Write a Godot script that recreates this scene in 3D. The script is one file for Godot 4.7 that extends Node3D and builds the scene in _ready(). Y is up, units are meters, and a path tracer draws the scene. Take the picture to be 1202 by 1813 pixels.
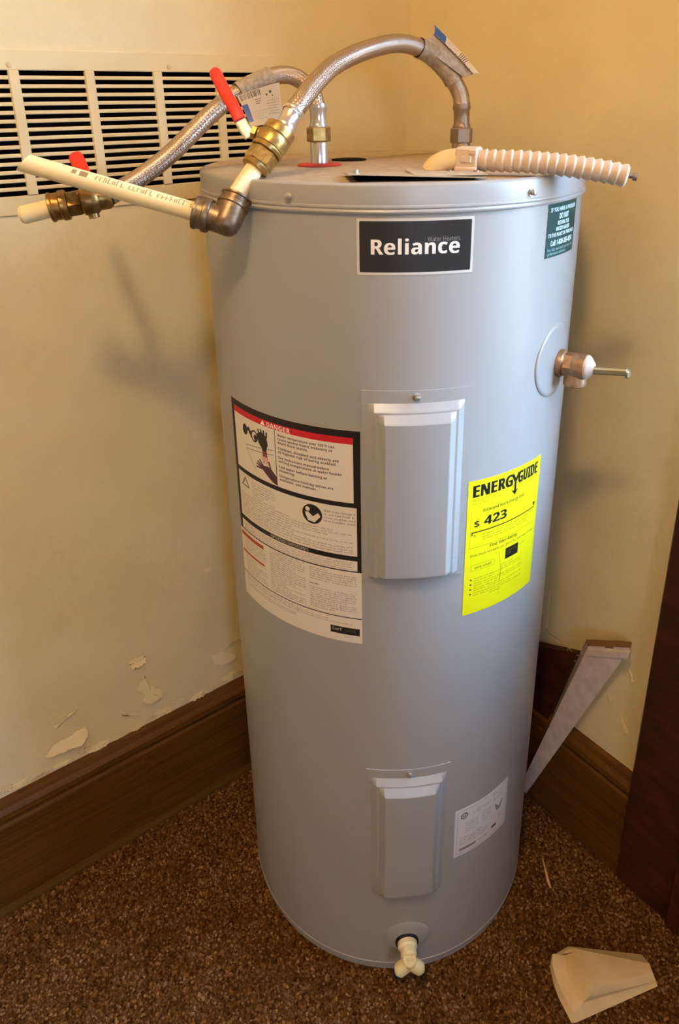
extends Node3D

# A grey electric water heater in the corner of an old room. Metres, y up; the corner of the
# two walls is the origin, wall_left runs along -x (z = 0), wall_right along +z (x = 0).
const TC := Vector3(-0.2845, 0.0, 0.2984)      # centre of the heater on the floor
const RT := 0.24                               # radius of its jacket
var rng := RandomNumberGenerator.new()
var M := {}

func V(x: float, y: float, z: float) -> Vector3:
	return Vector3(x, y, z)

# ------------------------------------------------------------------ naming
func numbered(parent: Node, called: String) -> String:
	if not parent.has_node(NodePath(called)):
		return called
	var i := 1
	while parent.has_node(NodePath("%s_%03d" % [called, i])):
		i += 1
	return "%s_%03d" % [called, i]

func thing(called: String, label: String, category: String, at := Vector3.ZERO, group := "") -> Node3D:
	var o := Node3D.new()
	o.name = numbered(self, called)
	add_child(o, true)
	o.position = at
	tag(o, label, category, group)
	return o

func tag(o: Node, label: String, category: String, group := "") -> void:
	o.set_meta("label", label)
	o.set_meta("category", category)
	if group != "":
		o.set_meta("group", group)

func obj(called: String, st, mat: Material, parent: Node = self, label := "") -> MeshInstance3D:
	var o := MeshInstance3D.new()
	if st is SurfaceTool:
		st.generate_normals()
		o.mesh = st.commit()
	else:
		o.mesh = st
	o.material_override = mat
	o.name = numbered(parent, called)
	parent.add_child(o, true)
	if label != "":
		o.set_meta("label", label)
	return o

func struct(called: String, st, mat: Material) -> MeshInstance3D:
	var o := obj(called, st, mat)
	o.set_meta("kind", "structure")
	return o

# ------------------------------------------------------------------ shapes
func mb() -> SurfaceTool:
	var st := SurfaceTool.new()
	st.begin(Mesh.PRIMITIVE_TRIANGLES)
	return st

func vert(st: SurfaceTool, p: Vector3, uv: Vector2, g: int) -> void:
	st.set_smooth_group(g)
	st.set_uv(uv)
	st.add_vertex(p)

# a, b, c counter-clockwise seen from the front
func tri(st: SurfaceTool, a: Vector3, b: Vector3, c: Vector3, g := -1, ua := Vector2.ZERO, ub := Vector2.ZERO, uc := Vector2.ZERO) -> void:
	vert(st, a, ua, g); vert(st, c, uc, g); vert(st, b, ub, g)

func quad(st: SurfaceTool, a: Vector3, b: Vector3, c: Vector3, d: Vector3, g := -1) -> void:
	var u := [Vector2(0, 1), Vector2(1, 1), Vector2(1, 0), Vector2(0, 0)]
	tri(st, a, b, c, g, u[0], u[1], u[2]); tri(st, a, c, d, g, u[0], u[2], u[3])

# rows of points; front where (next in row) x (next row) points; uvs: [u along a row, v along the rows]
func grid(st: SurfaceTool, rows: Array, us: Array, vs: Array, groups: Array = []) -> void:
	for i in rows.size() - 1:
		var g: int = groups[i] if groups.size() else 1
		for j in rows[i].size() - 1:
			var a: Vector3 = rows[i][j]; var b: Vector3 = rows[i][j + 1]
			var c: Vector3 = rows[i + 1][j + 1]; var d: Vector3 = rows[i + 1][j]
			var ua := Vector2(us[j], vs[i]); var ub := Vector2(us[j + 1], vs[i])
			var uc := Vector2(us[j + 1], vs[i + 1]); var ud := Vector2(us[j], vs[i + 1])
			if a.distance_squared_to(b) > 1e-14:
				tri(st, a, b, c, g, ua, ub, uc)
			if c.distance_squared_to(d) > 1e-14:
				tri(st, a, c, d, g, ua, uc, ud)

func frame(dir: Vector3) -> Basis:      # z = dir
	var d := dir.normalized()
	var h := Vector3.UP if absf(d.y) < 0.9 else Vector3.RIGHT
	var x := h.cross(d).normalized()
	return Basis(x, d.cross(x), d)

# profile: [radius, height] pairs with rising height along dir; closed by radius 0 at the ends
func lathe(st: SurfaceTool, at: Vector3, dir: Vector3, profile: Array, n := 32, sides := 0, uv_scale := Vector2(1, 1)) -> void:
	var f := frame(dir)
	var rows := []; var vs := []; var groups := []; var us := []
	var g := 2
	var len := 0.0
	for i in profile.size():
		var row := []
		for j in n + 1:
			var th := TAU * j / n
			var r: float = profile[i][0]
			if sides > 0:           # a polygon (a nut): flats between the corners
				var w := fposmod(th, TAU / sides) - PI / sides
				r = r * cos(PI / sides) / cos(w)
			row.append(at + f * Vector3(cos(th) * r, sin(th) * r, profile[i][1]))
		rows.append(row)
		if i > 0:
			var d0 := Vector2(profile[i][0] - profile[i - 1][0], profile[i][1] - profile[i - 1][1])
			len += d0.length()
			if i > 1:
				var d1 := Vector2(profile[i - 1][0] - profile[i - 2][0], profile[i - 1][1] - profile[i - 2][1])
				if absf(d0.angle_to(d1)) > 0.6:
					g += 1
			groups.append(-1 if sides > 0 else g)
		vs.append(len * uv_scale.y)
	for j in n + 1:
		us.append(uv_scale.x * j / n)
	grid(st, rows, us, vs, groups)

# a tube along points; radius a number or a Callable of the share of its length
func tube(st: SurfaceTool, pts: Array, radius, n := 16, caps := true, uv := Vector2(1, 1), flat := 1.0) -> void:
	var rows := []; var vs := []; var us := []
	var total := 0.0
	for i in pts.size() - 1:
		total += pts[i].distance_to(pts[i + 1])
	var f := frame(pts[1] - pts[0])
	var s := 0.0
	for i in pts.size():
		var t: Vector3
		if i == 0: t = pts[1] - pts[0]
		elif i == pts.size() - 1: t = pts[i] - pts[i - 1]
		else: t = (pts[i + 1] - pts[i]).normalized() + (pts[i] - pts[i - 1]).normalized()
		t = t.normalized()
		var x := (f.x - t * f.x.dot(t)).normalized()
		f = Basis(x, t.cross(x), t)
		if i > 0: s += pts[i].distance_to(pts[i - 1])
		var r: float = radius.call(s / total) if radius is Callable else float(radius)
		var row := []
		for j in n + 1:
			var th := TAU * j / n
			row.append(pts[i] + f * Vector3(cos(th) * r, sin(th) * r * flat, 0))
		rows.append(row); vs.append(s * uv.y)
	for j in n + 1: us.append(uv.x * j / n)
	grid(st, rows, us, vs)
	if caps:
		for j in n:
			tri(st, pts[0], rows[0][j + 1], rows[0][j], 7)
			tri(st, pts[-1], rows[-1][j], rows[-1][j + 1], 8)

func curve(pts: Array, per := 8) -> Array:     # Catmull-Rom through the points
	var out := []
	for i in pts.size() - 1:
		var p0: Vector3 = pts[maxi(i - 1, 0)]; var p1: Vector3 = pts[i]
		var p2: Vector3 = pts[i + 1]; var p3: Vector3 = pts[mini(i + 2, pts.size() - 1)]
		for k in per:
			var t := float(k) / per
			out.append(0.5 * (2.0 * p1 + (p2 - p0) * t + (2.0 * p0 - 5.0 * p1 + 4.0 * p2 - p3) * t * t + (3.0 * p1 - p0 - 3.0 * p2 + p3) * t * t * t))
	out.append(pts[-1])
	return out

# a box with chamfered edges; b its basis, size full
func box(st: SurfaceTool, c: Vector3, size: Vector3, ch := 0.001, b := Basis.IDENTITY) -> void:
	var h := size / 2.0
	ch = minf(ch, minf(h.x, minf(h.y, h.z)) * 0.9)
	var p := func(sx, sy, sz, ax) -> Vector3:      # the corner's point on the face across axis ax
		var q := Vector3(sx * (h.x - (0.0 if ax == 0 else ch)), sy * (h.y - (0.0 if ax == 1 else ch)), sz * (h.z - (0.0 if ax == 2 else ch)))
		return c + b * q
	for s in [-1, 1]:
		var X := [p.call(s, -1, -1, 0), p.call(s, 1, -1, 0), p.call(s, 1, 1, 0), p.call(s, -1, 1, 0)]
		var Y := [p.call(-1, s, -1, 1), p.call(-1, s, 1, 1), p.call(1, s, 1, 1), p.call(1, s, -1, 1)]
		var Z := [p.call(-1, -1, s, 2), p.call(1, -1, s, 2), p.call(1, 1, s, 2), p.call(-1, 1, s, 2)]
		for F in [X, Y, Z]:
			if s > 0: quad(st, F[0], F[1], F[2], F[3])
			else: quad(st, F[3], F[2], F[1], F[0])
	for s in [-1, 1]:
		for t in [-1, 1]:
			var e := [[p.call(s, t, -1, 0), p.call(s, t, 1, 0), p.call(s, t, 1, 1), p.call(s, t, -1, 1)],
				[p.call(-1, s, t, 1), p.call(1, s, t, 1), p.call(1, s, t, 2), p.call(-1, s, t, 2)],
				[p.call(t, -1, s, 2), p.call(t, 1, s, 2), p.call(t, 1, s, 0), p.call(t, -1, s, 0)]]
			for q in e:
				if s * t < 0: quad(st, q[0], q[1], q[2], q[3])
				else: quad(st, q[3], q[2], q[1], q[0])
			for r in [-1, 1]:
				var k := [p.call(s, t, r, 0), p.call(s, t, r, 1), p.call(s, t, r, 2)]
				if s * t * r > 0: tri(st, k[0], k[1], k[2])
				else: tri(st, k[2], k[1], k[0])

# a polygon (counter-clockwise seen from +normal) with thickness, in the plane of basis b at c (x, y in the plane, z the normal)
func prism(st: SurfaceTool, poly: PackedVector2Array, z0: float, z1: float, c: Vector3, b: Basis) -> void:
	if Geometry2D.is_polygon_clockwise(poly):
		poly = poly.duplicate(); poly.reverse()
	var lo := Vector2(1e9, 1e9); var hi := -lo
	for q in poly: lo = lo.min(q); hi = hi.max(q)
	var ix := Geometry2D.triangulate_polygon(poly)
	var P := func(q: Vector2, z: float) -> Vector3: return c + b * Vector3(q.x, q.y, z)
	var U := func(q: Vector2) -> Vector2: return Vector2((q.x - lo.x) / (hi.x - lo.x), 1.0 - (q.y - lo.y) / (hi.y - lo.y))
	for i in range(0, ix.size(), 3):
		var a := poly[ix[i]]; var d := poly[ix[i + 1]]; var e := poly[ix[i + 2]]
		if (d - a).cross(e - a) < 0: var s := d; d = e; e = s
		tri(st, P.call(a, z1), P.call(d, z1), P.call(e, z1), -1, U.call(a), U.call(d), U.call(e))
		tri(st, P.call(e, z0), P.call(d, z0), P.call(a, z0), -1, U.call(e), U.call(d), U.call(a))
	for i in poly.size():
		var a := poly[i]; var d := poly[(i + 1) % poly.size()]
		quad(st, P.call(a, z0), P.call(d, z0), P.call(d, z1), P.call(a, z1))

func around(deg: float, r: float, y: float) -> Vector3:    # on the heater, in its own axes
	var a := deg_to_rad(deg)
	return Vector3(sin(a) * r, y, cos(a) * r)

# a sheet bent round the heater; the outline as rows of shares
func wrap_sheet(st: SurfaceTool, a0: float, a1: float, y0: float, y1: float, r: float, thick := 0.0004, n := 24) -> void:
	var rows := []; var us := []
	for y in [y0, y1]:
		var row := []
		for j in n + 1: row.append(around(lerpf(a0, a1, float(j) / n), r + thick, y))
		rows.append(row)
	for j in n + 1: us.append(float(j) / n)
	grid(st, rows, us, [1.0, 0.0])
	for y in [y0, y1]:            # edges
		var up: bool = y == y1
		for j in n:
			var p := around(lerpf(a0, a1, float(j) / n), r - 0.0002, y); var q := around(lerpf(a0, a1, float(j + 1) / n), r - 0.0002, y)
			var p2 := around(lerpf(a0, a1, float(j) / n), r + thick, y); var q2 := around(lerpf(a0, a1, float(j + 1) / n), r + thick, y)
			if up: quad(st, p2, q2, q, p)
			else: quad(st, p, q, q2, p2)
	for e in [a0, a1]:
		var s := [around(e, r - 0.0002, y0), around(e, r + thick, y0), around(e, r + thick, y1), around(e, r - 0.0002, y1)]
		if e == a0: quad(st, s[0], s[1], s[2], s[3])
		else: quad(st, s[3], s[2], s[1], s[0])

# ------------------------------------------------------------------ materials
func mat(col: Color, rough := 0.6, metal := 0.0, spec := 0.5) -> StandardMaterial3D:
	var m := StandardMaterial3D.new()
	m.albedo_color = col
	m.roughness = rough
	m.metallic = metal
	m.metallic_specular = spec
	m.cull_mode = BaseMaterial3D.CULL_DISABLED
	return m

func noise_image(seed_: int, freq: float, oct := 4, size := 512) -> Image:
	var n := FastNoiseLite.new()
	n.seed = seed_
	n.frequency = freq
	n.fractal_octaves = oct
	return n.get_seamless_image(size, size)

# noise between two tones
func toned(seed_: int, freq: float, a: Color, b: Color, oct := 4, size := 512, gamma := 1.0) -> ImageTexture:
	var im := noise_image(seed_, freq, oct, size)
	im.convert(Image.FORMAT_L8)
	var src := im.get_data()
	var lut := []
	for i in 256:
		lut.append(a.lerp(b, pow(i / 255.0, gamma)))
	var out := PackedByteArray(); out.resize(src.size() * 3)
	for i in src.size():
		var c: Color = lut[src[i]]
		out[i * 3] = int(c.r * 255.0); out[i * 3 + 1] = int(c.g * 255.0); out[i * 3 + 2] = int(c.b * 255.0)
	var o := Image.create_from_data(size, size, false, Image.FORMAT_RGB8, out)
	return ImageTexture.create_from_image(o)

func bumps(seed_: int, freq: float, strength: float, oct := 3, size := 512) -> ImageTexture:
	var im := noise_image(seed_, freq, oct, size)
	im.convert(Image.FORMAT_RGBA8)
	im.bump_map_to_normal_map(strength)
	return ImageTexture.create_from_image(im)

func triplanar(m: StandardMaterial3D, s: float) -> void:
	m.uv1_triplanar = true
	m.uv1_world_triplanar = true
	m.uv1_scale = Vector3(s, s, s)

func make_materials() -> void:
	var wall := mat(Color.WHITE, 0.55, 0, 0.35)
	wall.albedo_texture = toned(11, 0.006, Color(0.845, 0.770, 0.600), Color(0.885, 0.820, 0.655), 5)
	wall.normal_enabled = true
	wall.normal_texture = bumps(12, 0.035, 2.2, 4)
	wall.normal_scale = 0.35
	triplanar(wall, 1.4)
	M.wall = wall
	var flake := mat(Color(0.885, 0.805, 0.625), 0.6, 0, 0.3)
	M.flake = flake
	flake.albedo_color = Color(0.895, 0.825, 0.655)
	M.plaster = mat(Color(0.80, 0.71, 0.54), 0.9, 0, 0.2)
	var wood := mat(Color.WHITE, 0.36, 0, 0.4)
	wood.albedo_texture = wood_grain(21, Color(0.26, 0.155, 0.045), Color(0.43, 0.27, 0.085))
	wood.uv1_triplanar = true; wood.uv1_world_triplanar = true; wood.uv1_scale = Vector3(1.6, 7.0, 1.6)
	M.wood = wood
	var wood2 := mat(Color.WHITE, 0.4, 0, 0.4)
	wood2.albedo_texture = wood_grain(22, Color(0.175, 0.075, 0.04), Color(0.31, 0.145, 0.085))
	wood2.uv1_triplanar = true; wood2.uv1_world_triplanar = true; wood2.uv1_scale = Vector3(7.0, 1.6, 7.0)
	M.casing = wood2
	M.window = mat(Color(0.86, 0.84, 0.80), 0.5)
	M.shoe = mat(Color(0.31, 0.215, 0.085), 0.85, 0, 0.2)
	var carpet := mat(Color.WHITE, 0.95, 0, 0.1)
	carpet.albedo_texture = toned(31, 0.14, Color(0.16, 0.095, 0.045), Color(0.44, 0.30, 0.18), 2)
	triplanar(carpet, 3.0)
	M.carpet = carpet
	var pile := mat(Color.WHITE, 0.95, 0, 0.1)
	pile.vertex_color_use_as_albedo = true
	M.pile = pile
	var paint := mat(Color(0.605, 0.595, 0.58), 0.33, 0, 0.5)
	paint.normal_enabled = true
	paint.normal_texture = bumps(41, 0.05, 1.5, 2)
	paint.normal_scale = 0.05
	triplanar(paint, 6.0)
	M.paint = paint
	var dust := mat(Color.WHITE, 0.7, 0, 0.3)
	dust.albedo_texture = toned(42, 0.02, Color(0.62, 0.55, 0.46), Color(0.72, 0.65, 0.55), 5)
	triplanar(dust, 5.0)
	M.dusty = dust
	M.seam = mat(Color(0.36, 0.36, 0.36), 0.5)
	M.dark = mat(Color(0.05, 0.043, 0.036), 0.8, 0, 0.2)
	M.steel = mat(Color(0.84, 0.84, 0.83), 0.28, 0.9)
	M.screw = mat(Color(0.74, 0.73, 0.71), 0.28, 0.8)
	M.dull_steel = mat(Color(0.60, 0.53, 0.46), 0.40, 0.85)
	var brass := mat(Color.WHITE, 0.36, 0.88)
	brass.albedo_texture = toned(51, 0.03, Color(0.52, 0.40, 0.21), Color(0.82, 0.71, 0.47), 4, 256)
	triplanar(brass, 14.0)
	M.brass = brass
	var bronze := mat(Color.WHITE, 0.40, 0.75)
	bronze.albedo_texture = toned(52, 0.03, Color(0.36, 0.29, 0.22), Color(0.62, 0.53, 0.43), 4, 256)
	triplanar(bronze, 14.0)
	M.bronze = bronze
	var old_brass := mat(Color.WHITE, 0.42, 0.6)
	old_brass.albedo_texture = toned(53, 0.03, Color(0.50, 0.39, 0.29), Color(0.74, 0.60, 0.48), 4, 256)
	triplanar(old_brass, 14.0)
	M.old_brass = old_brass
	M.cpvc = mat(Color(0.925, 0.845, 0.655), 0.38)
	M.cut = mat(Color(0.80, 0.69, 0.48), 0.8)
	M.red = mat(Color(0.86, 0.16, 0.10), 0.5)
	M.red_ring = mat(Color(0.74, 0.20, 0.17), 0.6)
	M.conduit = mat(Color(0.79, 0.70, 0.61), 0.5)
	M.elbow = mat(Color(0.87, 0.77, 0.58), 0.5)
	M.valve_plastic = mat(Color(0.86, 0.80, 0.62), 0.5)
	M.black = mat(Color(0.035, 0.035, 0.035), 0.6)
	M.white_seal = mat(Color(0.78, 0.71, 0.67), 0.6)
	M.chip = mat(Color.WHITE, 0.75, 0, 0.3)
	M.chip.albedo_texture = toned(61, 0.02, Color(0.80, 0.70, 0.54), Color(0.88, 0.79, 0.64), 4, 256)
	triplanar(M.chip, 5.0)
	M.wedge = mat(Color.WHITE, 0.75, 0, 0.3)
	M.wedge.albedo_texture = toned(62, 0.02, Color(0.74, 0.68, 0.66), Color(0.86, 0.80, 0.78), 4, 256)
	triplanar(M.wedge, 5.0)
	M.raw_wood = mat(Color(0.50, 0.36, 0.21), 0.85)
	M.straw = mat(Color(0.80, 0.62, 0.36), 0.7)
	M.string = mat(Color(0.62, 0.53, 0.40), 0.8)
	M.plastic = mat(Color(0.93, 0.84, 0.68), 0.25)
	M.ceiling = mat(Color(0.90, 0.86, 0.77), 0.9, 0, 0.2)
	M.grille = mat(Color(0.860, 0.785, 0.610), 0.55, 0, 0.35)
	var glass := mat(Color(0.9, 0.95, 1.0, 0.06), 0.02)
	glass.transparency = BaseMaterial3D.TRANSPARENCY_ALPHA
	M.glass = glass
	var lamp := mat(Color(1.0, 0.93, 0.82), 0.4)
	lamp.emission_enabled = true
	lamp.emission = Color(1.0, 0.86, 0.66)
	lamp.emission_energy_multiplier = 2.0
	M.lamp = lamp
	M.sleeve = mat(Color.WHITE, 0.35, 0, 0.5)
	M.sleeve.albedo_texture = toned(71, 0.03, Color(0.46, 0.39, 0.31), Color(0.72, 0.65, 0.55), 4, 256)
	triplanar(M.sleeve, 16.0)
	M.brass_dark = mat(Color.WHITE, 0.36, 0.85)
	M.brass_dark.albedo_texture = toned(54, 0.03, Color(0.42, 0.31, 0.16), Color(0.72, 0.57, 0.34), 4, 256)
	triplanar(M.brass_dark, 14.0)
	M.galv = mat(Color(0.72, 0.70, 0.58), 0.35, 0.9)
	M.braid = braid_material()

func wood_grain(seed_: int, a: Color, b: Color) -> ImageTexture:
	var n := FastNoiseLite.new(); n.seed = seed_; n.frequency = 0.02; n.fractal_octaves = 4
	var im := Image.create(256, 256, false, Image.FORMAT_RGB8)
	for y in 256:
		for x in 256:
			var t := n.get_noise_2d(x * 0.35, y * 3.0) * 0.6 + n.get_noise_2d(x * 0.1 + 500, y * 9.0) * 0.4
			im.set_pixel(x, y, a.lerp(b, clampf(0.5 + t, 0, 1)))
	return ImageTexture.create_from_image(im)

func braid_material() -> StandardMaterial3D:
	var n := 64
	var im := Image.create(n, n, false, Image.FORMAT_RGB8)
	var hm := Image.create(n, n, false, Image.FORMAT_RGBA8)
	for y in n:
		for x in n:
			var u := float(x) / n; var v := float(y) / n
			var p := fposmod(u + v, 1.0); var q := fposmod(u - v, 1.0)
			# two families of strands, one over the other in turn
			var over := (int(floor(p * 2.0)) + int(floor(q * 2.0))) % 2 == 0
			var s := fposmod(p * 4.0, 1.0) if over else fposmod(q * 4.0, 1.0)
			var h := sqrt(maxf(0.0, 1.0 - pow(2.0 * s - 1.0, 2.0)))
			var e := minf(fposmod(p * 2.0, 1.0), fposmod(q * 2.0, 1.0))
			h *= clampf(0.35 + e * 4.0, 0.0, 1.0)
			var c := Color(0.46, 0.38, 0.31).lerp(Color(0.82, 0.76, 0.69), h)
			im.set_pixel(x, y, c)
			hm.set_pixel(x, y, Color(h, h, h))
	hm.bump_map_to_normal_map(5.0)
	var m := mat(Color.WHITE, 0.27, 0.95)
	m.albedo_texture = ImageTexture.create_from_image(im)
	m.normal_enabled = true
	m.normal_texture = ImageTexture.create_from_image(hm)
	m.normal_scale = 0.6
	return m

# ------------------------------------------------------------------ printing
var fonts := {}

func font(kind: String) -> Font:
	if not fonts.has(kind):
		var f := SystemFont.new()
		f.font_names = PackedStringArray(["Droid Serif" if kind.begins_with("serif") else "Droid Sans"])
		f.font_weight = 700 if kind.ends_with("bold") else 400
		fonts[kind] = f
	return fonts[kind]

func fill_tri(im: Image, a: Vector2, b: Vector2, c: Vector2, col: Color) -> void:
	var y0 := int(ceil(minf(a.y, minf(b.y, c.y)) - 0.5)); var y1 := int(floor(maxf(a.y, maxf(b.y, c.y)) - 0.5))
	for y in range(maxi(y0, 0), mini(y1, im.get_height() - 1) + 1):
		var yy := y + 0.5
		var lo := 1e9; var hi := -1e9
		for e in [[a, b], [b, c], [c, a]]:
			var p: Vector2 = e[0]; var q: Vector2 = e[1]
			if (p.y <= yy and q.y > yy) or (q.y <= yy and p.y > yy):
				var x := p.x + (q.x - p.x) * (yy - p.y) / (q.y - p.y)
				lo = minf(lo, x); hi = maxf(hi, x)
		var x0 := int(ceil(lo - 0.5)); var x1 := int(ceil(hi - 0.5))
		if x1 > x0:
			im.fill_rect(Rect2i(x0, y, x1 - x0, 1), col)

func fill_poly(im: Image, pts: PackedVector2Array, col: Color) -> void:
	var ix := Geometry2D.triangulate_polygon(pts)
	for i in range(0, ix.size(), 3):
		fill_tri(im, pts[ix[i]], pts[ix[i + 1]], pts[ix[i + 2]], col)

func disc(im: Image, c: Vector2, r: float, col: Color, ry := 0.0) -> void:
	var p := PackedVector2Array()
	for k in 28: p.append(c + Vector2(cos(TAU * k / 28) * r, sin(TAU * k / 28) * (ry if ry > 0 else r)))
	fill_poly(im, p, col)

func stroke(im: Image, a: Vector2, b: Vector2, w: float, col: Color) -> void:
	var n := (b - a).normalized().orthogonal() * w / 2.0
	fill_poly(im, PackedVector2Array([a + n, b + n, b - n, a - n]), col)

func rect(im: Image, x0: float, y0: float, x1: float, y1: float, col: Color) -> void:
	im.fill_rect(Rect2i(int(x0), int(y0), maxi(1, int(x1 - x0)), maxi(1, int(y1 - y0))), col)

# text fitted between x0 and x1 (or as wide as it comes when x1 <= x0), capitals as high as cap, standing on base
func text(im: Image, s: String, x0: float, x1: float, base: float, cap: float, col: Color, kind := "sans") -> void:
	var t := TextMesh.new()
	t.text = s
	t.font = font(kind)
	t.font_size = 64
	t.pixel_size = 1.0
	t.depth = 0.0
	t.curve_step = 4.0
	t.horizontal_alignment = HORIZONTAL_ALIGNMENT_LEFT
	var ar := t.get_mesh_arrays()
	if ar.size() == 0 or ar[Mesh.ARRAY_VERTEX] == null:
		return
	var vs: PackedVector3Array = ar[Mesh.ARRAY_VERTEX]
	var ix = ar[Mesh.ARRAY_INDEX]
	if ix == null or ix.size() == 0: ix = PackedInt32Array(range(vs.size()))
	var lo := Vector2(1e9, 1e9); var hi := -lo
	for q in vs: lo = lo.min(Vector2(q.x, q.y)); hi = hi.max(Vector2(q.x, q.y))
	var ref := TextMesh.new()
	ref.text = "H"; ref.font = t.font; ref.font_size = 64; ref.pixel_size = 1.0; ref.depth = 0.0
	var bb := ref.get_aabb()
	var sy := cap / bb.size.y
	var sx := (x1 - x0) / (hi.x - lo.x) if x1 > x0 else sy
	var y_base := bb.position.y
	for i in range(0, ix.size(), 3):
		var p := []
		for k in 3:
			var q: Vector3 = vs[ix[i + k]]
			p.append(Vector2(x0 + (q.x - lo.x) * sx, base - (q.y - y_base) * sy))
		fill_tri(im, p[0], p[1], p[2], col)

# print too small to read in the photograph: strokes in word-like groups
func fine_print(im: Image, x0: float, y0: float, x1: float, y1: float, pitch: float, col: Color, seed_: int, fill := 1.0) -> void:
	var r := RandomNumberGenerator.new(); r.seed = seed_
	var y := y0
	while y + pitch * 0.6 < y1:
		var x := x0
		var end := x1 if r.randf() < 0.75 else lerpf(x0, x1, r.randf_range(0.4, 0.9) * fill)
		while x < end:
			var letters := r.randi_range(2, 9)
			for k in letters:
				var h := pitch * (0.62 if r.randf() < 0.3 else 0.42)
				var w := pitch * 0.34
				if x + w > end: break
				var b := y + pitch * 0.62
				rect(im, x, b - h, x + maxf(1.0, w * 0.35), b, col)
				match r.randi() % 4:
					0: rect(im, x, b - h, x + w, b - h + maxf(1.0, pitch * 0.1), col)
					1: rect(im, x, b - pitch * 0.1, x + w, b, col)
					2: rect(im, x + w * 0.65, b - pitch * 0.42, x + w, b, col)
					3: rect(im, x, b - pitch * 0.26, x + w, b - pitch * 0.16, col)
				x += w * 1.35
			x += pitch * 0.4
		y += pitch

func canvas(w: int, h: int, col: Color) -> Image:
	var im := Image.create(w, h, false, Image.FORMAT_RGB8)
	im.fill(col)
	return im

func printed(im: Image, w: int, h: int, rough := 0.5, spec := 0.4) -> StandardMaterial3D:
	im.resize(w, h, Image.INTERPOLATE_LANCZOS)
	var m := mat(Color.WHITE, rough, 0, spec)
	m.albedo_texture = ImageTexture.create_from_image(im)
	return m

func brand_print() -> StandardMaterial3D:
	var W := 1600; var H := 760
	var im := canvas(W, H, Color(0.78, 0.76, 0.73))
	var k := Color(0.165, 0.16, 0.155)
	rect(im, 56, 36, W - 56, H - 36, k); rect(im, 36, 56, W - 36, H - 56, k)
	for q in [[56, 56], [W - 56, 56], [56, H - 56], [W - 56, H - 56]]: disc(im, Vector2(q[0], q[1]), 20, k)
	text(im, "Water Heaters", 950, 1400, 310, 62, Color(0.52, 0.51, 0.49))
	text(im, "Reliance", 190, 1395, 478, 200, Color(0.93, 0.90, 0.86), "sans_bold")
	text(im, "Reliance", 194, 1399, 478, 200, Color(0.93, 0.90, 0.86), "sans_bold")
	rect(im, 1450, H - 44, 1500, H - 34, Color(0.4, 0.4, 0.4))
	return printed(im, 800, 380, 0.35)

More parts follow.
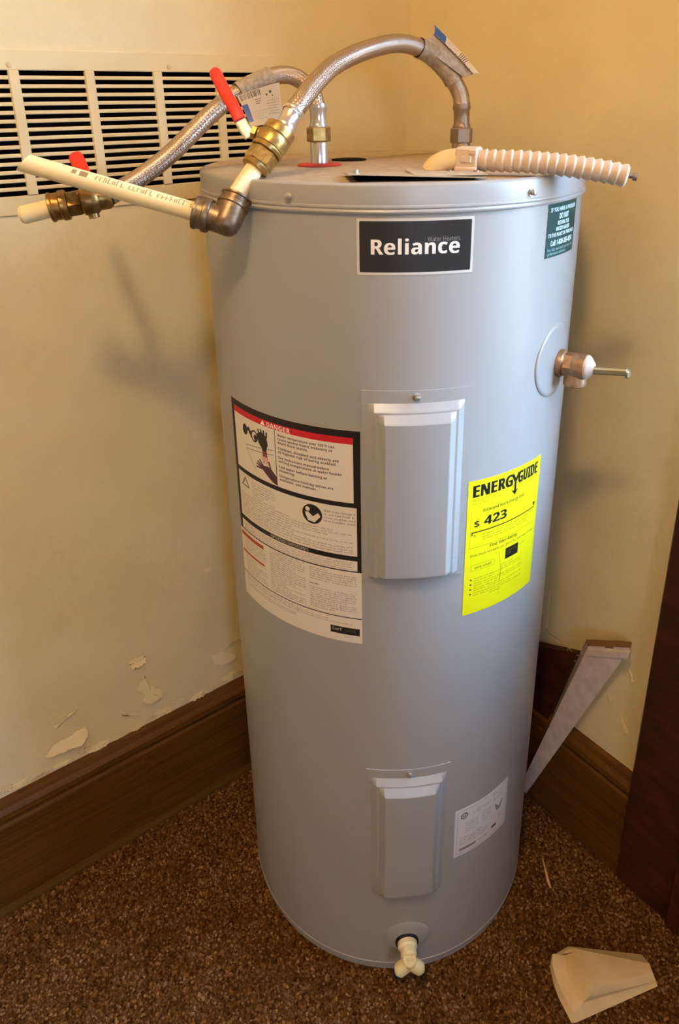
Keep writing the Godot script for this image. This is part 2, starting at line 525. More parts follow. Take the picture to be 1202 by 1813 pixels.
func danger_print() -> StandardMaterial3D:
	var W := 1680; var H := 2480
	var paper := Color(0.86, 0.82, 0.76); var ink := Color(0.13, 0.11, 0.11); var red := Color(0.76, 0.12, 0.17)
	var im := canvas(W, H, paper)
	var X := func(u: float) -> float: return u * W
	var Y := func(v: float) -> float: return v * H
	# frame of the danger box
	rect(im, 0, 0, W, Y.call(0.03), ink)
	rect(im, 0, 0, X.call(0.036), Y.call(0.635), ink)
	rect(im, X.call(0.958), 0, W, Y.call(0.33), ink)
	rect(im, X.call(0.975), Y.call(0.33), W, Y.call(0.64), ink)
	rect(im, X.call(0.036), Y.call(0.03), X.call(0.958), Y.call(0.058), red)
	rect(im, 0, Y.call(0.315), W, Y.call(0.336), ink)
	fill_poly(im, PackedVector2Array([Vector2(X.call(0.33), Y.call(0.055)), Vector2(X.call(0.35), Y.call(0.033)), Vector2(X.call(0.37), Y.call(0.055))]), Color.WHITE)
	rect(im, X.call(0.348), Y.call(0.041), X.call(0.352), Y.call(0.049), red)
	text(im, "DANGER", X.call(0.385), X.call(0.565), Y.call(0.0555), 50, Color(0.95, 0.9, 0.86), "sans_bold")
	rect(im, X.call(0.445), Y.call(0.058), X.call(0.450), Y.call(0.315), ink)
	# the picture: knobs, a hand at the tap and a hand under the water
	var dk := Color(0.17, 0.13, 0.13); var pu := Color(0.30, 0.17, 0.20)
	disc(im, Vector2(X.call(0.165), Y.call(0.115)), 46, dk, 62)
	for k in 3: disc(im, Vector2(X.call(0.205 + 0.016 * k), Y.call(0.105 + 0.012 * k)), 26, dk)
	disc(im, Vector2(X.call(0.262), Y.call(0.125)), 56, dk, 68); disc(im, Vector2(X.call(0.262), Y.call(0.125)), 40, paper, 50); disc(im, Vector2(X.call(0.272), Y.call(0.13)), 26, dk, 36)
	fill_poly(im, PackedVector2Array([Vector2(X.call(0.29), Y.call(0.105)), Vector2(X.call(0.33), Y.call(0.09)), Vector2(X.call(0.375), Y.call(0.105)), Vector2(X.call(0.385), Y.call(0.14)), Vector2(X.call(0.37), Y.call(0.165)), Vector2(X.call(0.37), Y.call(0.20)), Vector2(X.call(0.335), Y.call(0.20)), Vector2(X.call(0.33), Y.call(0.165)), Vector2(X.call(0.30), Y.call(0.145))]), dk)
	for k in 4: stroke(im, Vector2(X.call(0.315 + 0.02 * k), Y.call(0.11)), Vector2(X.call(0.30 + 0.026 * k), Y.call(0.078 + 0.004 * absf(k - 1.5))), 22, dk)
	for k in 4: stroke(im, Vector2(X.call(0.335 + 0.012 * k), Y.call(0.175)), Vector2(X.call(0.335 + 0.014 * k), Y.call(0.232)), 10, Color(0.72, 0.42, 0.40))
	stroke(im, Vector2(X.call(0.16), Y.call(0.185)), Vector2(X.call(0.43), Y.call(0.155)), 5, dk)
	stroke(im, Vector2(X.call(0.16), Y.call(0.202)), Vector2(X.call(0.43), Y.call(0.176)), 5, dk)
	stroke(im, Vector2(X.call(0.17), Y.call(0.205)), Vector2(X.call(0.26), Y.call(0.285)), 4, dk)
	fill_poly(im, PackedVector2Array([Vector2(X.call(0.445), Y.call(0.312)), Vector2(X.call(0.445), Y.call(0.272)), Vector2(X.call(0.41), Y.call(0.25)), Vector2(X.call(0.375), Y.call(0.24)), Vector2(X.call(0.325), Y.call(0.245)), Vector2(X.call(0.32), Y.call(0.262)), Vector2(X.call(0.36), Y.call(0.283)), Vector2(X.call(0.41), Y.call(0.305))]), pu)
	for f in [[0.265, 0.262], [0.268, 0.246], [0.28, 0.233], [0.30, 0.222]]:
		stroke(im, Vector2(X.call(0.35), Y.call(0.26)), Vector2(X.call(f[0]), Y.call(f[1])), 20, pu)
	stroke(im, Vector2(X.call(0.40), Y.call(0.255)), Vector2(X.call(0.385), Y.call(0.215)), 22, pu)
	# the words beside it
	var y := 0.083
	for block in [["Water temperature over 125°F can", "cause severe burns instantly or", "death from scalds."], ["Children, disabled and elderly are", "at highest risk of being scalded."], ["See instruction manual before", "setting temperature at water heater."], ["Feel water before bathing or", "showering."], ["Temperature limiting valves are", "available, see manual."]]:
		for line in block:
			text(im, line, X.call(0.468), X.call(0.468) + line.length() * 20.0, Y.call(y), 28, Color(0.22, 0.2, 0.2), "sans_bold")
			y += 0.0165
		y += 0.0085
	# second box
	disc(im, Vector2(X.call(0.695), Y.call(0.395)), 112, ink)
	disc(im, Vector2(X.call(0.665), Y.call(0.375)), 26, paper)
	fill_poly(im, PackedVector2Array([Vector2(X.call(0.645), Y.call(0.392)), Vector2(X.call(0.668), Y.call(0.388)), Vector2(X.call(0.70), Y.call(0.405)), Vector2(X.call(0.735), Y.call(0.385)), Vector2(X.call(0.75), Y.call(0.40)), Vector2(X.call(0.71), Y.call(0.432)), Vector2(X.call(0.665), Y.call(0.428))]), paper)
	y = 0.372
	fine_print(im, X.call(0.775), Y.call(0.362), X.call(0.968), Y.call(0.428), 38, Color(0.30, 0.27, 0.26), 2, 1.4)
	var soft := Color(0.42, 0.38, 0.35)
	fill_poly(im, PackedVector2Array([Vector2(X.call(0.07), Y.call(0.40)), Vector2(X.call(0.12), Y.call(0.35)), Vector2(X.call(0.17), Y.call(0.40))]), soft)
	fill_poly(im, PackedVector2Array([Vector2(X.call(0.09), Y.call(0.394)), Vector2(X.call(0.12), Y.call(0.363)), Vector2(X.call(0.15), Y.call(0.394))]), paper)
	fine_print(im, X.call(0.20), Y.call(0.35), X.call(0.42), Y.call(0.43), 30, soft, 3)
	fine_print(im, X.call(0.06), Y.call(0.435), X.call(0.95), Y.call(0.555), 30, soft, 4)
	# the bar and the lower columns
	rect(im, 0, Y.call(0.562), W, Y.call(0.585), ink)
	text(im, "IMPORTANT/IMPORTANTE", X.call(0.36), X.call(0.66), Y.call(0.581), 38, Color(0.7, 0.66, 0.6), "sans_bold")
	fine_print(im, X.call(0.06), Y.call(0.592), X.call(0.95), Y.call(0.632), 26, soft, 5)
	rect(im, 0, Y.call(0.634), W, Y.call(0.640), ink)
	rect(im, 20, Y.call(0.655), X.call(0.28), Y.call(0.674), Color(0.64, 0.26, 0.17))
	fine_print(im, X.call(0.05), Y.call(0.68), X.call(0.30), Y.call(0.745), 26, soft, 6)
	rect(im, 20, Y.call(0.752), X.call(0.28), Y.call(0.764), Color(0.66, 0.30, 0.20))
	fine_print(im, X.call(0.05), Y.call(0.77), X.call(0.30), Y.call(0.865), 26, soft, 7)
	fine_print(im, X.call(0.34), Y.call(0.645), X.call(0.63), Y.call(0.865), 27, soft, 8)
	fine_print(im, X.call(0.66), Y.call(0.65), X.call(0.97), Y.call(0.72), 27, soft, 9)
	fine_print(im, X.call(0.66), Y.call(0.728), X.call(0.73), Y.call(0.742), 36, ink, 17)
	fine_print(im, X.call(0.66), Y.call(0.748), X.call(0.97), Y.call(0.86), 27, soft, 10)
	rect(im, 0, Y.call(0.870), W, Y.call(0.8745), ink)
	fine_print(im, X.call(0.04), Y.call(0.882), X.call(0.95), Y.call(0.912), 26, soft, 12)
	fine_print(im, X.call(0.04), Y.call(0.92), X.call(0.55), Y.call(0.945), 26, soft, 13)
	rect(im, X.call(0.795), Y.call(0.925), X.call(0.985), Y.call(0.962), ink)
	fine_print(im, X.call(0.81), Y.call(0.932), X.call(0.885), Y.call(0.957), 60, Color(0.8, 0.75, 0.7), 15)
	fine_print(im, X.call(0.893), Y.call(0.937), X.call(0.972), Y.call(0.955), 36, Color(0.5, 0.47, 0.44), 16)
	fine_print(im, X.call(0.89), Y.call(0.972), X.call(0.98), Y.call(0.985), 22, soft, 14)
	return printed(im, 840, 1240, 0.5)

func energy_print() -> StandardMaterial3D:
	var W := 1040; var H := 1600
	var yel := Color(0.90, 0.85, 0.07); var ink := Color(0.10, 0.10, 0.07); var soft := Color(0.42, 0.40, 0.07)
	var im := canvas(W, H, yel)
	fine_print(im, 60, 14, 980, 36, 24, Color(0.5, 0.48, 0.1), 21)
	text(im, "ENERG", 55, 550, 188, 132, ink, "sans_bold")
	text(im, "GUIDE", 640, 975, 188, 132, ink, "sans_bold")
	for k in [6, 12]:
		text(im, "ENERG", 55 + k, 550 + k, 188, 132, ink, "sans_bold")
		text(im, "GUIDE", 640 + k, 975 + k, 188, 132, ink, "sans_bold")
	stroke(im, Vector2(556, 60), Vector2(603, 150), 34, ink); stroke(im, Vector2(655, 60), Vector2(603, 150), 34, ink)
	stroke(im, Vector2(603, 140), Vector2(603, 270), 30, ink)
	fill_poly(im, PackedVector2Array([Vector2(550, 240), Vector2(603, 262), Vector2(656, 240), Vector2(603, 308)]), ink)
	fine_print(im, 60, 206, 520, 290, 24, soft, 22, 0.8)
	fine_print(im, 690, 206, 970, 262, 24, soft, 23, 0.8)
	text(im, "Estimated Yearly Energy Cost", 190, 760, 378, 34, Color(0.22, 0.21, 0.06), "sans_bold")
	rect(im, 45, 330, 50, 782, Color(0.75, 0.71, 0.08))
	text(im, "$", 90, 150, 540, 74, ink, "sans_bold")
	text(im, "423", 205, 500, 540, 104, ink, "sans_bold"); text(im, "423", 210, 505, 540, 104, ink, "sans_bold")
	rect(im, 70, 592, 975, 604, ink)
	fill_poly(im, PackedVector2Array([Vector2(940, 537), Vector2(995, 537), Vector2(968, 592)]), ink)
	rect(im, 62, 588, 74, 632, ink)
	text(im, "$", 90, 112, 652, 30, soft); fine_print(im, 900, 620, 975, 652, 30, soft, 24)
	fine_print(im, 200, 632, 860, 722, 30, soft, 25)
	rect(im, 45, 778, 990, 782, Color(0.55, 0.52, 0.1))
	text(im, "First Hour Rating", 300, 690, 830, 38, Color(0.2, 0.19, 0.06), "sans_bold")
	text(im, "(How much hot water you get in the first hour of use)", 60, 980, 890, 30, Color(0.28, 0.26, 0.06))
	rect(im, 525, 930, 725, 1062, ink)
	fine_print(im, 550, 955, 700, 1040, 36, Color(0.5, 0.48, 0.1), 27)
	for q in [[75, 992, 375, 996], [75, 1062, 375, 1066], [75, 992, 79, 1066], [371, 992, 375, 1066]]: rect(im, q[0], q[1], q[2], q[3], Color(0.66, 0.62, 0.1))
	text(im, "very small", 120, 330, 1044, 30, soft, "sans_bold")
	fine_print(im, 740, 950, 960, 980, 28, soft, 26)
	for k in 4:
		disc(im, Vector2(82, 1172 + k * 60), 10, ink)
		fine_print(im, 120, 1156 + k * 60, 820, 1210 + k * 60, 28, soft, 30 + k)
	fine_print(im, 470, 1100, 800, 1156, 28, soft, 41)
	fine_print(im, 330, 1396, 510, 1424, 28, Color(0.3, 0.28, 0.06), 28)
	stroke(im, Vector2(430, 930), Vector2(470, 1150), 5, Color(0.62, 0.58, 0.06)); stroke(im, Vector2(470, 1150), Vector2(462, 1300), 7, Color(0.45, 0.42, 0.06)); stroke(im, Vector2(462, 1300), Vector2(456, 1480), 4, Color(0.72, 0.68, 0.06))
	return printed(im, 520, 800, 0.45)

func green_print() -> StandardMaterial3D:
	var W := 960; var H := 780
	var im := canvas(W, H, Color(0.045, 0.235, 0.215))
	var w := Color(0.86, 0.92, 0.92)
	text(im, "IF YOU HAVE A PROBLEM", 70, 890, 118, 60, w, "sans_bold")
	text(im, "DO NOT", 330, 640, 232, 80, w, "sans_bold")
	text(im, "RETURN THIS", 290, 670, 320, 58, w, "sans_bold")
	text(im, "WATER HEATER", 250, 700, 404, 58, w, "sans_bold")
	text(im, "TO THE PLACE OF PURCHASE", 50, 900, 486, 56, w, "sans_bold")
	text(im, "Call 1-800-365-4054", 130, 860, 616, 80, w, "sans_bold")
	text(im, "For ALL warranty service and", 60, 900, 690, 42, Color(0.66, 0.76, 0.76))
	text(im, "performance questions.", 60, 640, 750, 42, Color(0.66, 0.76, 0.76))
	return printed(im, 480, 390, 0.45)

func rating_print() -> StandardMaterial3D:
	var W := 1024; var H := 920
	var im := canvas(W, H, Color(0.83, 0.82, 0.81))
	var g := Color(0.50, 0.49, 0.49); var k := Color(0.25, 0.24, 0.24)
	for q in [[40, 40, 984, 44], [40, 876, 984, 880], [40, 40, 44, 880], [980, 40, 984, 880]]: rect(im, q[0], q[1], q[2], q[3], g)
	disc(im, Vector2(150, 150), 58, k); disc(im, Vector2(150, 150), 42, Color(0.83, 0.82, 0.81)); stroke(im, Vector2(132, 128), Vector2(132, 172), 12, k); stroke(im, Vector2(132, 168), Vector2(166, 168), 12, k); stroke(im, Vector2(166, 130), Vector2(166, 172), 12, k); stroke(im, Vector2(150, 132), Vector2(168, 132), 10, k)
	fine_print(im, 300, 130, 640, 200, 40, g, 51)
	fine_print(im, 690, 80, 920, 140, 60, g, 58); fine_print(im, 700, 160, 920, 240, 36, g, 52)
	fine_print(im, 170, 300, 420, 520, 44, g, 53); fine_print(im, 480, 260, 660, 470, 44, g, 54)
	fill_poly(im, PackedVector2Array([Vector2(730, 330), Vector2(760, 330), Vector2(830, 420), Vector2(890, 320), Vector2(915, 330), Vector2(860, 470), Vector2(790, 480)]), g)
	fine_print(im, 90, 560, 640, 760, 44, g, 55)
	rect(im, 90, 780, 380, 830, g); fine_print(im, 420, 780, 640, 830, 44, k, 56); rect(im, 690, 720, 790, 770, k)
	fine_print(im, 820, 560, 950, 700, 40, g, 57)
	return printed(im, 512, 460, 0.5)

func tag_print(seed_: int) -> StandardMaterial3D:
	var W := 512; var H := 384
	var im := canvas(W, H, Color(0.66, 0.61, 0.54))
	var r := RandomNumberGenerator.new(); r.seed = seed_
	var ink := Color(0.20, 0.18, 0.16)
	rect(im, 0, 130, 70, 330, Color(0.13, 0.27, 0.52))
	var x := 20.0
	while x < 250.0:
		var w := r.randf_range(3, 12)
		rect(im, x, 8, x + w, 80, ink); x += w + r.randf_range(4, 12)
	for k in 6:
		var yy := 150 + k * 26
		fine_print(im, 330 - 20 * (k % 2), yy, 480, yy + 22, 22, ink, seed_ + k)
	for k in 3: rect(im, 170, 110 + k * 22, 250 - 10 * k, 118 + k * 22, Color(0.4, 0.36, 0.33))
	fine_print(im, 100, 230, 290, 340, 26, Color(0.45, 0.42, 0.38), seed_ + 9)
	disc(im, Vector2(380, 70), 16, ink); disc(im, Vector2(330, 92), 11, ink); disc(im, Vector2(400, 112), 8, ink)
	return printed(im, 512, 384, 0.4)

func strip_print() -> StandardMaterial3D:
	var im := canvas(512, 96, Color(0.80, 0.74, 0.66))
	rect(im, 0, 0, 130, 96, Color(0.17, 0.33, 0.56))
	rect(im, 30, 20, 100, 34, Color(0.12, 0.24, 0.46)); rect(im, 30, 50, 80, 62, Color(0.12, 0.24, 0.46))
	for k in 5: rect(im, 300 + k * 18, 0, 306 + k * 18, 96, Color(0.22, 0.19, 0.16))
	fine_print(im, 150, 20, 280, 80, 28, Color(0.55, 0.5, 0.44), 61)
	return printed(im, 256, 48, 0.4)

func pipe_print() -> StandardMaterial3D:
	var W := 1024; var H := 256
	var im := canvas(W, H, Color(0.925, 0.845, 0.655))
	fine_print(im, 420, 108, 1010, 160, 52, Color(0.66, 0.56, 0.40), 83); fine_print(im, 422, 108, 1012, 160, 52, Color(0.66, 0.56, 0.40), 83)
	rect(im, 330, 112, 375, 140, Color(0.55, 0.46, 0.32)); rect(im, 285, 114, 312, 138, Color(0.6, 0.5, 0.36))
	return printed(im, 1024, 256, 0.4)

# ================================================================== the place
func _ready() -> void:
	rng.seed = 7
	var cam := Camera3D.new()
	cam.name = "camera"
	var near := 0.05
	var f := 1301.5
	cam.set_frustum(1813.0 / f * near, Vector2(-34.5, -226.7) / f * near, near, 60.0)
	var fw := Vector3(0.5620, -0.3633, -0.7430).normalized()
	var up := Vector3(0.2279, 0.9316, -0.2831)
	var rt := fw.cross(up).normalized()
	cam.transform = Transform3D(Basis(rt, rt.cross(fw).normalized(), -fw), Vector3(-0.9121, 1.2824, 1.0551))
	add_child(cam)
	cam.current = true
	var we := WorldEnvironment.new()
	we.name = "world_environment"
	var env := Environment.new()
	var sky := Sky.new()
	var sm := ProceduralSkyMaterial.new()      # an overcast day outside the window
	sm.sky_top_color = Color(0.62, 0.78, 0.96)
	sm.sky_horizon_color = Color(0.76, 0.88, 1.0)
	sm.ground_bottom_color = Color(0.30, 0.30, 0.28)
	sm.ground_horizon_color = Color(0.62, 0.66, 0.68)
	sm.energy_multiplier = 50.0
	sky.sky_material = sm
	env.background_mode = Environment.BG_SKY
	env.sky = sky
	env.tonemap_mode = Environment.TONE_MAPPER_LINEAR
	env.tonemap_exposure = 1.0
	env.sdfgi_enabled = true
	env.ssao_enabled = true
	env.ssil_enabled = true
	we.environment = env
	add_child(we)
	var lamp_at := Vector3(-1.25, 2.46, 1.12)
	var bulb := OmniLight3D.new()
	bulb.name = "ceiling_bulb"
	bulb.position = lamp_at
	bulb.light_color = Color(1.0, 0.84, 0.62)
	bulb.light_energy = 1.45
	bulb.light_size = 0.08
	bulb.omni_range = 12.0
	bulb.omni_attenuation = 2.0
	bulb.shadow_enabled = true
	add_child(bulb)

	make_materials()
	build_room(lamp_at)
	build_pile()
	build_vent()
	build_heater()
	build_front_hose()
	build_back_hose()
	build_conduit()
	build_debris()

# ------------------------------------------------------------------ the room
func build_room(lamp_at: Vector3) -> void:
	var XL := -3.2; var ZF := 3.4; var H := 2.62
	var s := mb()
	box(s, V(XL / 2, -0.06, ZF / 2), V(-XL + 0.4, 0.12, ZF + 0.4), 0.0)
	struct("floor", s, M.carpet)
	s = mb()
	box(s, V(XL / 2, H + 0.06, ZF / 2), V(-XL + 0.4, 0.12, ZF + 0.4), 0.0)
	struct("ceiling", s, M.ceiling)
	# wall_left with the opening behind the vent
	var vx0 := -1.045; var vx1 := -0.272; var vy0 := 1.163; var vy1 := 1.322
	s = mb()
	wall_with_hole(s, true, XL - 0.2, 0.2, H, vx0, vx1, vy0, vy1)
	var wl := struct("wall_left", s, M.wall)
	s = mb()
	# wall_right with the window further along
	wall_with_hole(s, false, 0.0, ZF + 0.2, H, 0.74, 1.34, 0.82, 2.02)
	var wr := struct("wall_right", s, M.wall)
	s = mb()
	wall_with_hole(s, true, XL - 0.2, 0.2, H, -2.00, -1.42, 1.05, 1.60, ZF + 0.14)
	struct("wall_front", s, M.wall)
	s = mb()
	for x in [-1.975, -1.445]: box(s, V(x, 1.325, ZF + 0.07), V(0.05, 0.55, 0.04), 0.003)
	for y in [1.075, 1.575]: box(s, V(-1.71, y, ZF + 0.07), V(0.58, 0.05, 0.04), 0.003)
	var win2 := struct("window_2", s, M.window)
	s = mb(); box(s, V(-1.71, 1.325, ZF + 0.07), V(0.48, 0.45, 0.004), 0.0)
	obj("pane", s, M.glass, win2)
	s = mb(); box(s, V(XL - 0.06, H / 2, ZF / 2), V(0.12, H, ZF), 0.0); struct("wall_far", s, M.wall)
	# baseboards: board, stepped cap
	for side in 2:
		s = mb()
		var L := 3.2 if side == 0 else 0.611
		var prof := PackedVector2Array([Vector2(0, 0), Vector2(0.018, 0), Vector2(0.018, 0.176), Vector2(0.0155, 0.181), Vector2(0.0155, 0.187), Vector2(0.020, 0.193), Vector2(0.020, 0.203), Vector2(0.014, 0.211), Vector2(0.010, 0.2215), Vector2(0, 0.2215)])
		var b := Basis(V(0, 0, 1), V(0, 1, 0), V(-1, 0, 0)) if side == 0 else Basis(V(-1, 0, 0), V(0, 1, 0), V(0, 0, 1))
		if side == 0: prism(s, prof, 0.0, L, V(0, 0, 0), b)
		else: prism(s, prof, 0.0, L, V(0, 0, 0), b)
		struct("baseboard_left" if side == 0 else "baseboard_right", s, M.wood)
	# the low shoe strip along the left baseboard
	s = mb()
	prism(s, PackedVector2Array([Vector2(0.018, 0), Vector2(0.027, 0), Vector2(0.0265, 0.006), Vector2(0.022, 0.011), Vector2(0.018, 0.012)]), 0.0, 3.2, V(0, 0, 0), Basis(V(0, 0, 1), V(0, 1, 0), V(-1, 0, 0)))
	struct("trim_1", s, M.shoe)
	# dark wooden casing and panel beside and under the window
	s = mb()
	box(s, V(-0.012, H / 2, 0.672), V(0.024, H, 0.122), 0.003)
	box(s, V(-0.016, H / 2, 0.722), V(0.034, H, 0.026), 0.004)
	struct("trim_2", s, M.casing)
	s = mb()
	box(s, V(-0.008, 0.40, 1.04), V(0.016, 0.80, 0.60), 0.002)
	box(s, V(-0.014, 0.41, 1.04), V(0.014, 0.62, 0.46), 0.006)
	struct("trim_3", s, M.casing)
	s = mb()
	box(s, V(-0.02, 0.805, 1.04), V(0.10, 0.03, 0.60), 0.004)
	box(s, V(-0.012, 2.07, 1.04), V(0.024, 0.10, 0.60), 0.003)
	box(s, V(-0.012, H / 2, 1.40), V(0.024, H, 0.12), 0.003)
	struct("trim_4", s, M.casing)
	s = mb()
	for z in [0.76, 1.32]: box(s, V(0.09, 1.42, z), V(0.04, 1.20, 0.04), 0.003)
	for y in [0.84, 1.42, 2.00]: box(s, V(0.09, y, 1.04), V(0.04, 0.04, 0.60), 0.003)
	var win := struct("window_1", s, M.window)
	for y in [1.13, 1.71]:
		s = mb(); box(s, V(0.09, y, 1.04), V(0.004, 0.54, 0.52), 0.0)
		obj("pane", s, M.glass, win)
	# ceiling lamp, out of the frame
	var lamp := thing("ceiling_lamp", "round warm glass ceiling lamp on a short metal stem near the camera", "lamp", lamp_at)
	s = mb(); lathe(s, Vector3.ZERO, V(0, 1, 0), [[0.0, -0.11], [0.05, -0.10], [0.09, -0.065], [0.105, 0.0], [0.09, 0.055], [0.055, 0.08], [0.0, 0.085]], 32)
	obj("lamp_shade", s, M.lamp, lamp)
	s = mb(); lathe(s, V(0, 0.08, 0), V(0, 1, 0), [[0.0, 0.0], [0.012, 0.0], [0.012, 0.05], [0.06, 0.055], [0.06, 0.068], [0.0, 0.068]], 24)
	obj("stem", s, M.steel, lamp)
	# peeling paint: curled flakes and the scars beside them
	var left := [
		[[[-0.7801, 0.2631], [-0.7653, 0.2757], [-0.7409, 0.2772], [-0.7105, 0.2827], [-0.7088, 0.2678], [-0.7233, 0.2528], [-0.7421, 0.2571], [-0.7626, 0.2577]], 0.007, -1.0],
		[[[-0.7606, 0.3124], [-0.7526, 0.322], [-0.7371, 0.327], [-0.7162, 0.3298], [-0.7231, 0.3207], [-0.7409, 0.3146], [-0.7501, 0.3096], [-0.7574, 0.3029]], 0.004, 1.0],
		[[[-0.6219, 0.3714], [-0.6133, 0.375], [-0.5922, 0.3699], [-0.5954, 0.3602], [-0.6121, 0.3585], [-0.6183, 0.358]], 0.005, -1.0],
		[[[-0.6159, 0.3112], [-0.5994, 0.3271], [-0.595, 0.3117], [-0.5825, 0.2915], [-0.5736, 0.2862], [-0.5753, 0.2714], [-0.5851, 0.2694], [-0.5999, 0.2705], [-0.6114, 0.2801], [-0.6038, 0.2911]], 0.006, -1.0],
		[[[-0.6516, 0.2736], [-0.6242, 0.2617], [-0.6092, 0.2461], [-0.626, 0.2471], [-0.6409, 0.2607]], 0.002, 1.0],
		[[[-0.4425, 0.3081], [-0.4297, 0.3174], [-0.4091, 0.319], [-0.4118, 0.3107], [-0.4257, 0.3072], [-0.4359, 0.3008]], 0.006, 1.0],
		[[[-0.4712, 0.3049], [-0.448, 0.3003], [-0.4206, 0.28], [-0.4261, 0.2721], [-0.4481, 0.2706], [-0.4663, 0.2807]], 0.003, -1.0],
		[[[-0.4694, 0.4942], [-0.4513, 0.4974], [-0.4495, 0.4927], [-0.4635, 0.4868]], 0.003, -1.0]]
	for q in left: flake(wl, q[0], q[1], q[2], true)
	# blistered plaster along the top of the left baseboard
	for k in 16:
		var x := -0.88 + k * 0.031 + rng.randf_range(-0.008, 0.008)
		var y := 0.226 + rng.randf_range(0.0, 0.010)
		var w := rng.randf_range(0.010, 0.022); var h := rng.randf_range(0.004, 0.010)
		var poly := []
		for j in 9:
			var a := TAU * j / 9.0
			var rr := rng.randf_range(0.7, 1.2)
			poly.append([x + cos(a) * w * rr, y + sin(a) * h * rr])
		flake(wl, poly, 0.0022, 1.0 if k % 2 else -1.0, true)
	for q in [[[[0.5655, 0.4169], [0.58, 0.4027], [0.5767, 0.3971], [0.5696, 0.4075]], 0.004, -1.0], [[[0.5382, 0.3425], [0.5472, 0.3198], [0.5363, 0.3229]], 0.004, 1.0], [[[0.562, 0.3184], [0.5827, 0.2941], [0.5763, 0.2887], [0.5684, 0.3038]], 0.004, -1.0]]:
		flake(wr, q[0], q[1], q[2], false, M.wall)

func wall_with_hole(s: SurfaceTool, left: bool, a0: float, a1: float, H: float, h0: float, h1: float, y0: float, y1: float, z1 := 0.0) -> void:
	var T := 0.14
	for q in [[a0, h0, 0.0, H], [h1, a1, 0.0, H], [h0, h1, 0.0, y0], [h0, h1, y1, H]]:
		var c: float = (q[0] + q[1]) / 2.0; var l: float = q[1] - q[0]; var y: float = (q[2] + q[3]) / 2.0; var h: float = q[3] - q[2]
		if left: box(s, V(c, y, z1 - T / 2), V(l, h, T), 0.0)
		else: box(s, V(T / 2, y, c), V(T, h, l), 0.0)

# a curled bit of paint standing off the wall: dir -1 lifts its lower edge, +1 its upper edge
func flake(parent: Node, poly: Array, lift: float, dir: float, left: bool, m: Material = M.flake) -> void:
	var s := mb()
	var lo := 1e9; var hi := -1e9; var c := Vector2.ZERO
	for q in poly: lo = minf(lo, q[1]); hi = maxf(hi, q[1]); c += Vector2(q[0], q[1]) / poly.size()
	# a finer outline, jagged
	var ring := []
	for i in poly.size():
		var a := Vector2(poly[i][0], poly[i][1]); var b := Vector2(poly[(i + 1) % poly.size()][0], poly[(i + 1) % poly.size()][1])
		for k in 5:
			ring.append(a.lerp(b, k / 5.0) + Vector2(rng.randf_range(-1, 1), rng.randf_range(-1, 1)) * 0.0016)
	var P := func(q: Vector2, extra: float) -> Vector3:
		var t := clampf((q.y - lo) / maxf(hi - lo, 1e-4), 0, 1)
		if dir < 0: t = 1.0 - t
		var z := 0.0006 + lift * 1.25 * t * t + extra
		return Vector3(q.x, q.y, z) if left else Vector3(-z, q.y, q.x)
	var n := ring.size()
	for i in n:
		var a: Vector2 = ring[i]; var b: Vector2 = ring[(i + 1) % n]
		var am := a.lerp(c, 0.45); var bm := b.lerp(c, 0.45)
		for q in [[a, b, bm], [a, bm, am], [am, bm, c]]:
			var e := [0.0005 * float(q[0] != a), 0.0005 * float(q[1] != b), 0.0005]
			tri(s, P.call(q[0], e[0]), P.call(q[1], e[1]), P.call(q[2], e[2]), 1)
			tri(s, P.call(q[2], e[2] - 0.0005), P.call(q[1], e[1] - 0.0005), P.call(q[0], e[0] - 0.0005), 2)
		quad(s, P.call(a, -0.0005), P.call(b, -0.0005), P.call(b, 0.0), P.call(a, 0.0))
	obj("paint_flake", s, m, parent)

